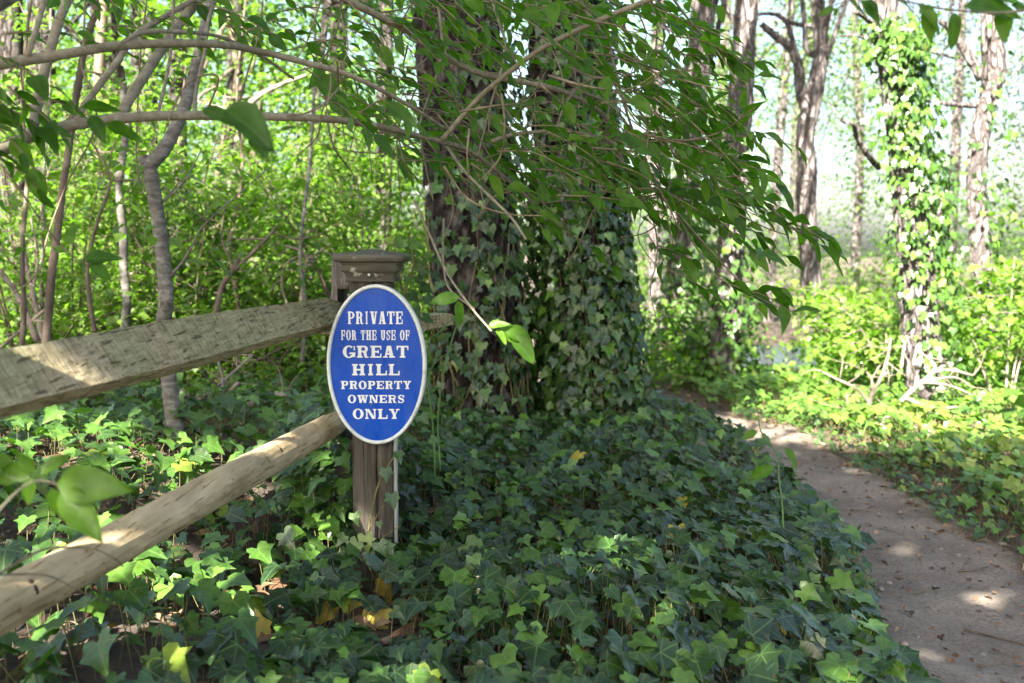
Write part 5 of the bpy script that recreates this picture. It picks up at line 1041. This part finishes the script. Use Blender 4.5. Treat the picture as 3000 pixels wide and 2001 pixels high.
deadwood('tangle of bare pale branches left of the weathered post', (900, 880, 5.2), [([(880, 900, 5.2), (890, 800, 5.2), (900, 760, 5.2), (870, 730, 5.2), (780, 710, 5.2)], .010, .005), ([(900, 760, 5.2), (960, 720, 5.2), (980, 700, 5.2)], .007, .004), ([(840, 890, 5.2), (825, 830, 5.2), (840, 770, 5.2), (900, 740, 5.2)], .006, .003), ([(780, 700, 5.2), (700, 700, 5.2), (650, 680, 5.2)], .006, .003)])
deadwood('bundle of leaning bare stems at the far left behind the rail', (100, 960, 4.6), [([(130, 1010, 4.6), (105, 900, 4.6), (75, 760, 4.6), (60, 660, 4.6)], .014, .008), ([(110, 1000, 4.4), (60, 880, 4.4), (0, 790, 4.4)], .014, .010), ([(90, 880, 4.6), (110, 760, 4.6), (90, 640, 4.6)], .008, .004), ([(0, 1020, 4.4), (70, 960, 4.4), (140, 900, 4.4)], .008, .006)])

# left woods: understory saplings and bushes
grp = 'leafy understory bushes in the left woods'; k = 0
for i in range(30):
    y = rng.uniform(5.2, 12.5); px = rng.uniform(-250, 1200); x = (px - 1500) / FPX * y
    bush('understory_bush', 'leafy green understory bush among the left woods', x, y, rng.uniform(1.0, 2.6), rng.uniform(.6, 1.1), int(rng.uniform(1300, 2100)), rng.uniform(.04, .062), (.72, .2), group=grp, cat='bush', stems=5, bare=.15)
for i in range(16):
    y = rng.uniform(5.0, 9.5); px = rng.uniform(-200, 1150); x = (px - 1500) / FPX * y
    bush('understory_bush', 'leafy green understory bush among the left woods', x, y, rng.uniform(.35, .7), rng.uniform(.5, .8), 1000, .05, (.8, .18), group=grp, cat='bush', stems=6, bare=.05)
grp = 'young trees in the left woods'
for i in range(8):
    y = rng.uniform(8, 16); px = rng.uniform(-300, 1250); x = (px - 1500) / FPX * y; z = gz(x, y); h = rng.uniform(4.5, 7)
    tree('young_tree', 'slender young tree with airy green leaves in the left woods', [np.array([x, y, z - .1]), np.array([x + rng.normal(0, .1), y, z + h * .33]), np.array([x + rng.normal(0, .2), y, z + h * .66]), np.array([x + rng.normal(0, .3), y, z + h])], [.05, .045, .035, .015], 'farbark' if i % 3 else 'brownbark', [((x, y, z + h * .62), (1.6, 1.6, h * .38), 24, 34, .24)], group=grp, csize=.085, rows=40, sides=12, furrow=.003, tint=(.62, .2))
grp = 'big trunks deep in the left woods'
for i, (px, y, r_) in enumerate(((45, 9, .12), (140, 11, .14), (430, 12, .16), (525, 10, .09), (690, 13, .12), (985, 14, .14), (1120, 11, .09), (330, 15, .15))):
    x = (px - 1500) / FPX * y; z = gz(x, y)
    tree('tall_tree', 'greyish straight trunk deep in the left woods', [np.array([x, y, z - .1]), np.array([x + .05, y, z + 2.5]), np.array([x + .12, y, z + 5]), np.array([x + .2, y, z + 9])], [r_, r_ * .9, r_ * .8, r_ * .5], 'farbark', [((x, y, z + 8.5), (1.8, 1.8, 1.4), 6, 45, .35)], group=grp, rows=60, sides=18)
# right woods, farther trees
grp = 'distant pines in the right woods'
for i, (px, y, h, r_) in enumerate(((1930, 15, 8, .12), (2250, 19, 9, .10), (2500, 21, 9, .10), (2780, 18, 8.5, .10), (2100, 23, 10, .12), (2640, 26, 10, .12), (2330, 28, 11, .12), (3080, 17, 8, .12))):
    x = (px - 1500) / FPX * y; z = gz(x, y)
    tree('distant_pine', 'hazy distant pine with grey-green foliage in the right woods', [np.array([x, y, z - .3]), np.array([x + rng.normal(0, .1), y, z + h * .4]), np.array([x + rng.normal(0, .25), y, z + h * .7]), np.array([x + rng.normal(0, .4), y, z + h])], [r_, r_ * .9, r_ * .7, r_ * .3], 'pinebark', [((x, y, z + h * .55), (2.2, 2.0, h * .36), 34, 150, .34)], group=grp, cmat='pine' if i % 2 else 'wood_leaf', csize=.065 if i % 2 else .07, rows=40, sides=12, tmpl=None, tint=(.6, .25))
# undergrowth far behind
def far_mass(name, label, n_cl, per, xr, yr, zr, size, spd, mat='wood_leaf', tint=(.6, .25), gate=None):
    y = rng.uniform(*yr, n_cl * 3); px = rng.uniform(*xr, n_cl * 3); x = (px - 1500) / FPX * y; h = rng.uniform(0, 1, n_cl * 3) ** 1.3 * (zr[1] - zr[0]) + zr[0]
    if gate is not None: kk = gate(px, y, h); x, y, h = x[kk], y[kk], h[kk]
    x, y, h = x[:n_cl], y[:n_cl], h[:n_cl]; cc = np.column_stack([x, y, g(x, y) + h]); pos = np.repeat(cc, per, 0) + rng.normal(0, 1, (len(cc) * per, 3)) * [spd, spd, spd * .5]
    o = up_leaves(pos, size, name=name, mat=mat, tint=tint); tag(o, label, 'woods', kind='stuff')
far_mass('distant_woods', 'dense far-off green foliage closing the left woods', 600, 200, (-600, 1350), (13, 26), (0, 5.5), .09, .50)
far_mass('distant_woods', 'far-off pale foliage behind the right-hand trees', 120, 300, (1500, 3400), (16, 32), (.3, 7.5), .085, .58, tint=(.5, .3))
far_mass('undergrowth', 'low green undergrowth covering the floor of the left woods', 420, 34, (-500, 1350), (5.6, 14), (.03, .35), .07, .22, tint=(.7, .2))
far_mass('undergrowth', 'low shaded undergrowth at the far bend of the path and under the right trees', 260, 34, (1780, 3300), (7.4, 12), (.03, .45), .075, .22, tint=(.55, .25), gate=lambda px, y, h: ~((px > 2110) & (px < 2440)) & ~(((px - 1500) / FPX * y > pathL(y) - .1) & ((px - 1500) / FPX * y < pathR(y) + .15)))
far_mass('undergrowth', 'pale bushy undergrowth on the far bank beyond the right trees', 160, 60, (1600, 3300), (15, 24), (.3, 1.6), .08, .35, tint=(.6, .25), gate=lambda px, y, h: ~((px > 2080) & (px < 2480) & (y < 16.3)))
print('LEAF OBJ', len(bpy.data.objects), 'tris', sum(len(m_.polygons) for m_ in bpy.data.meshes))
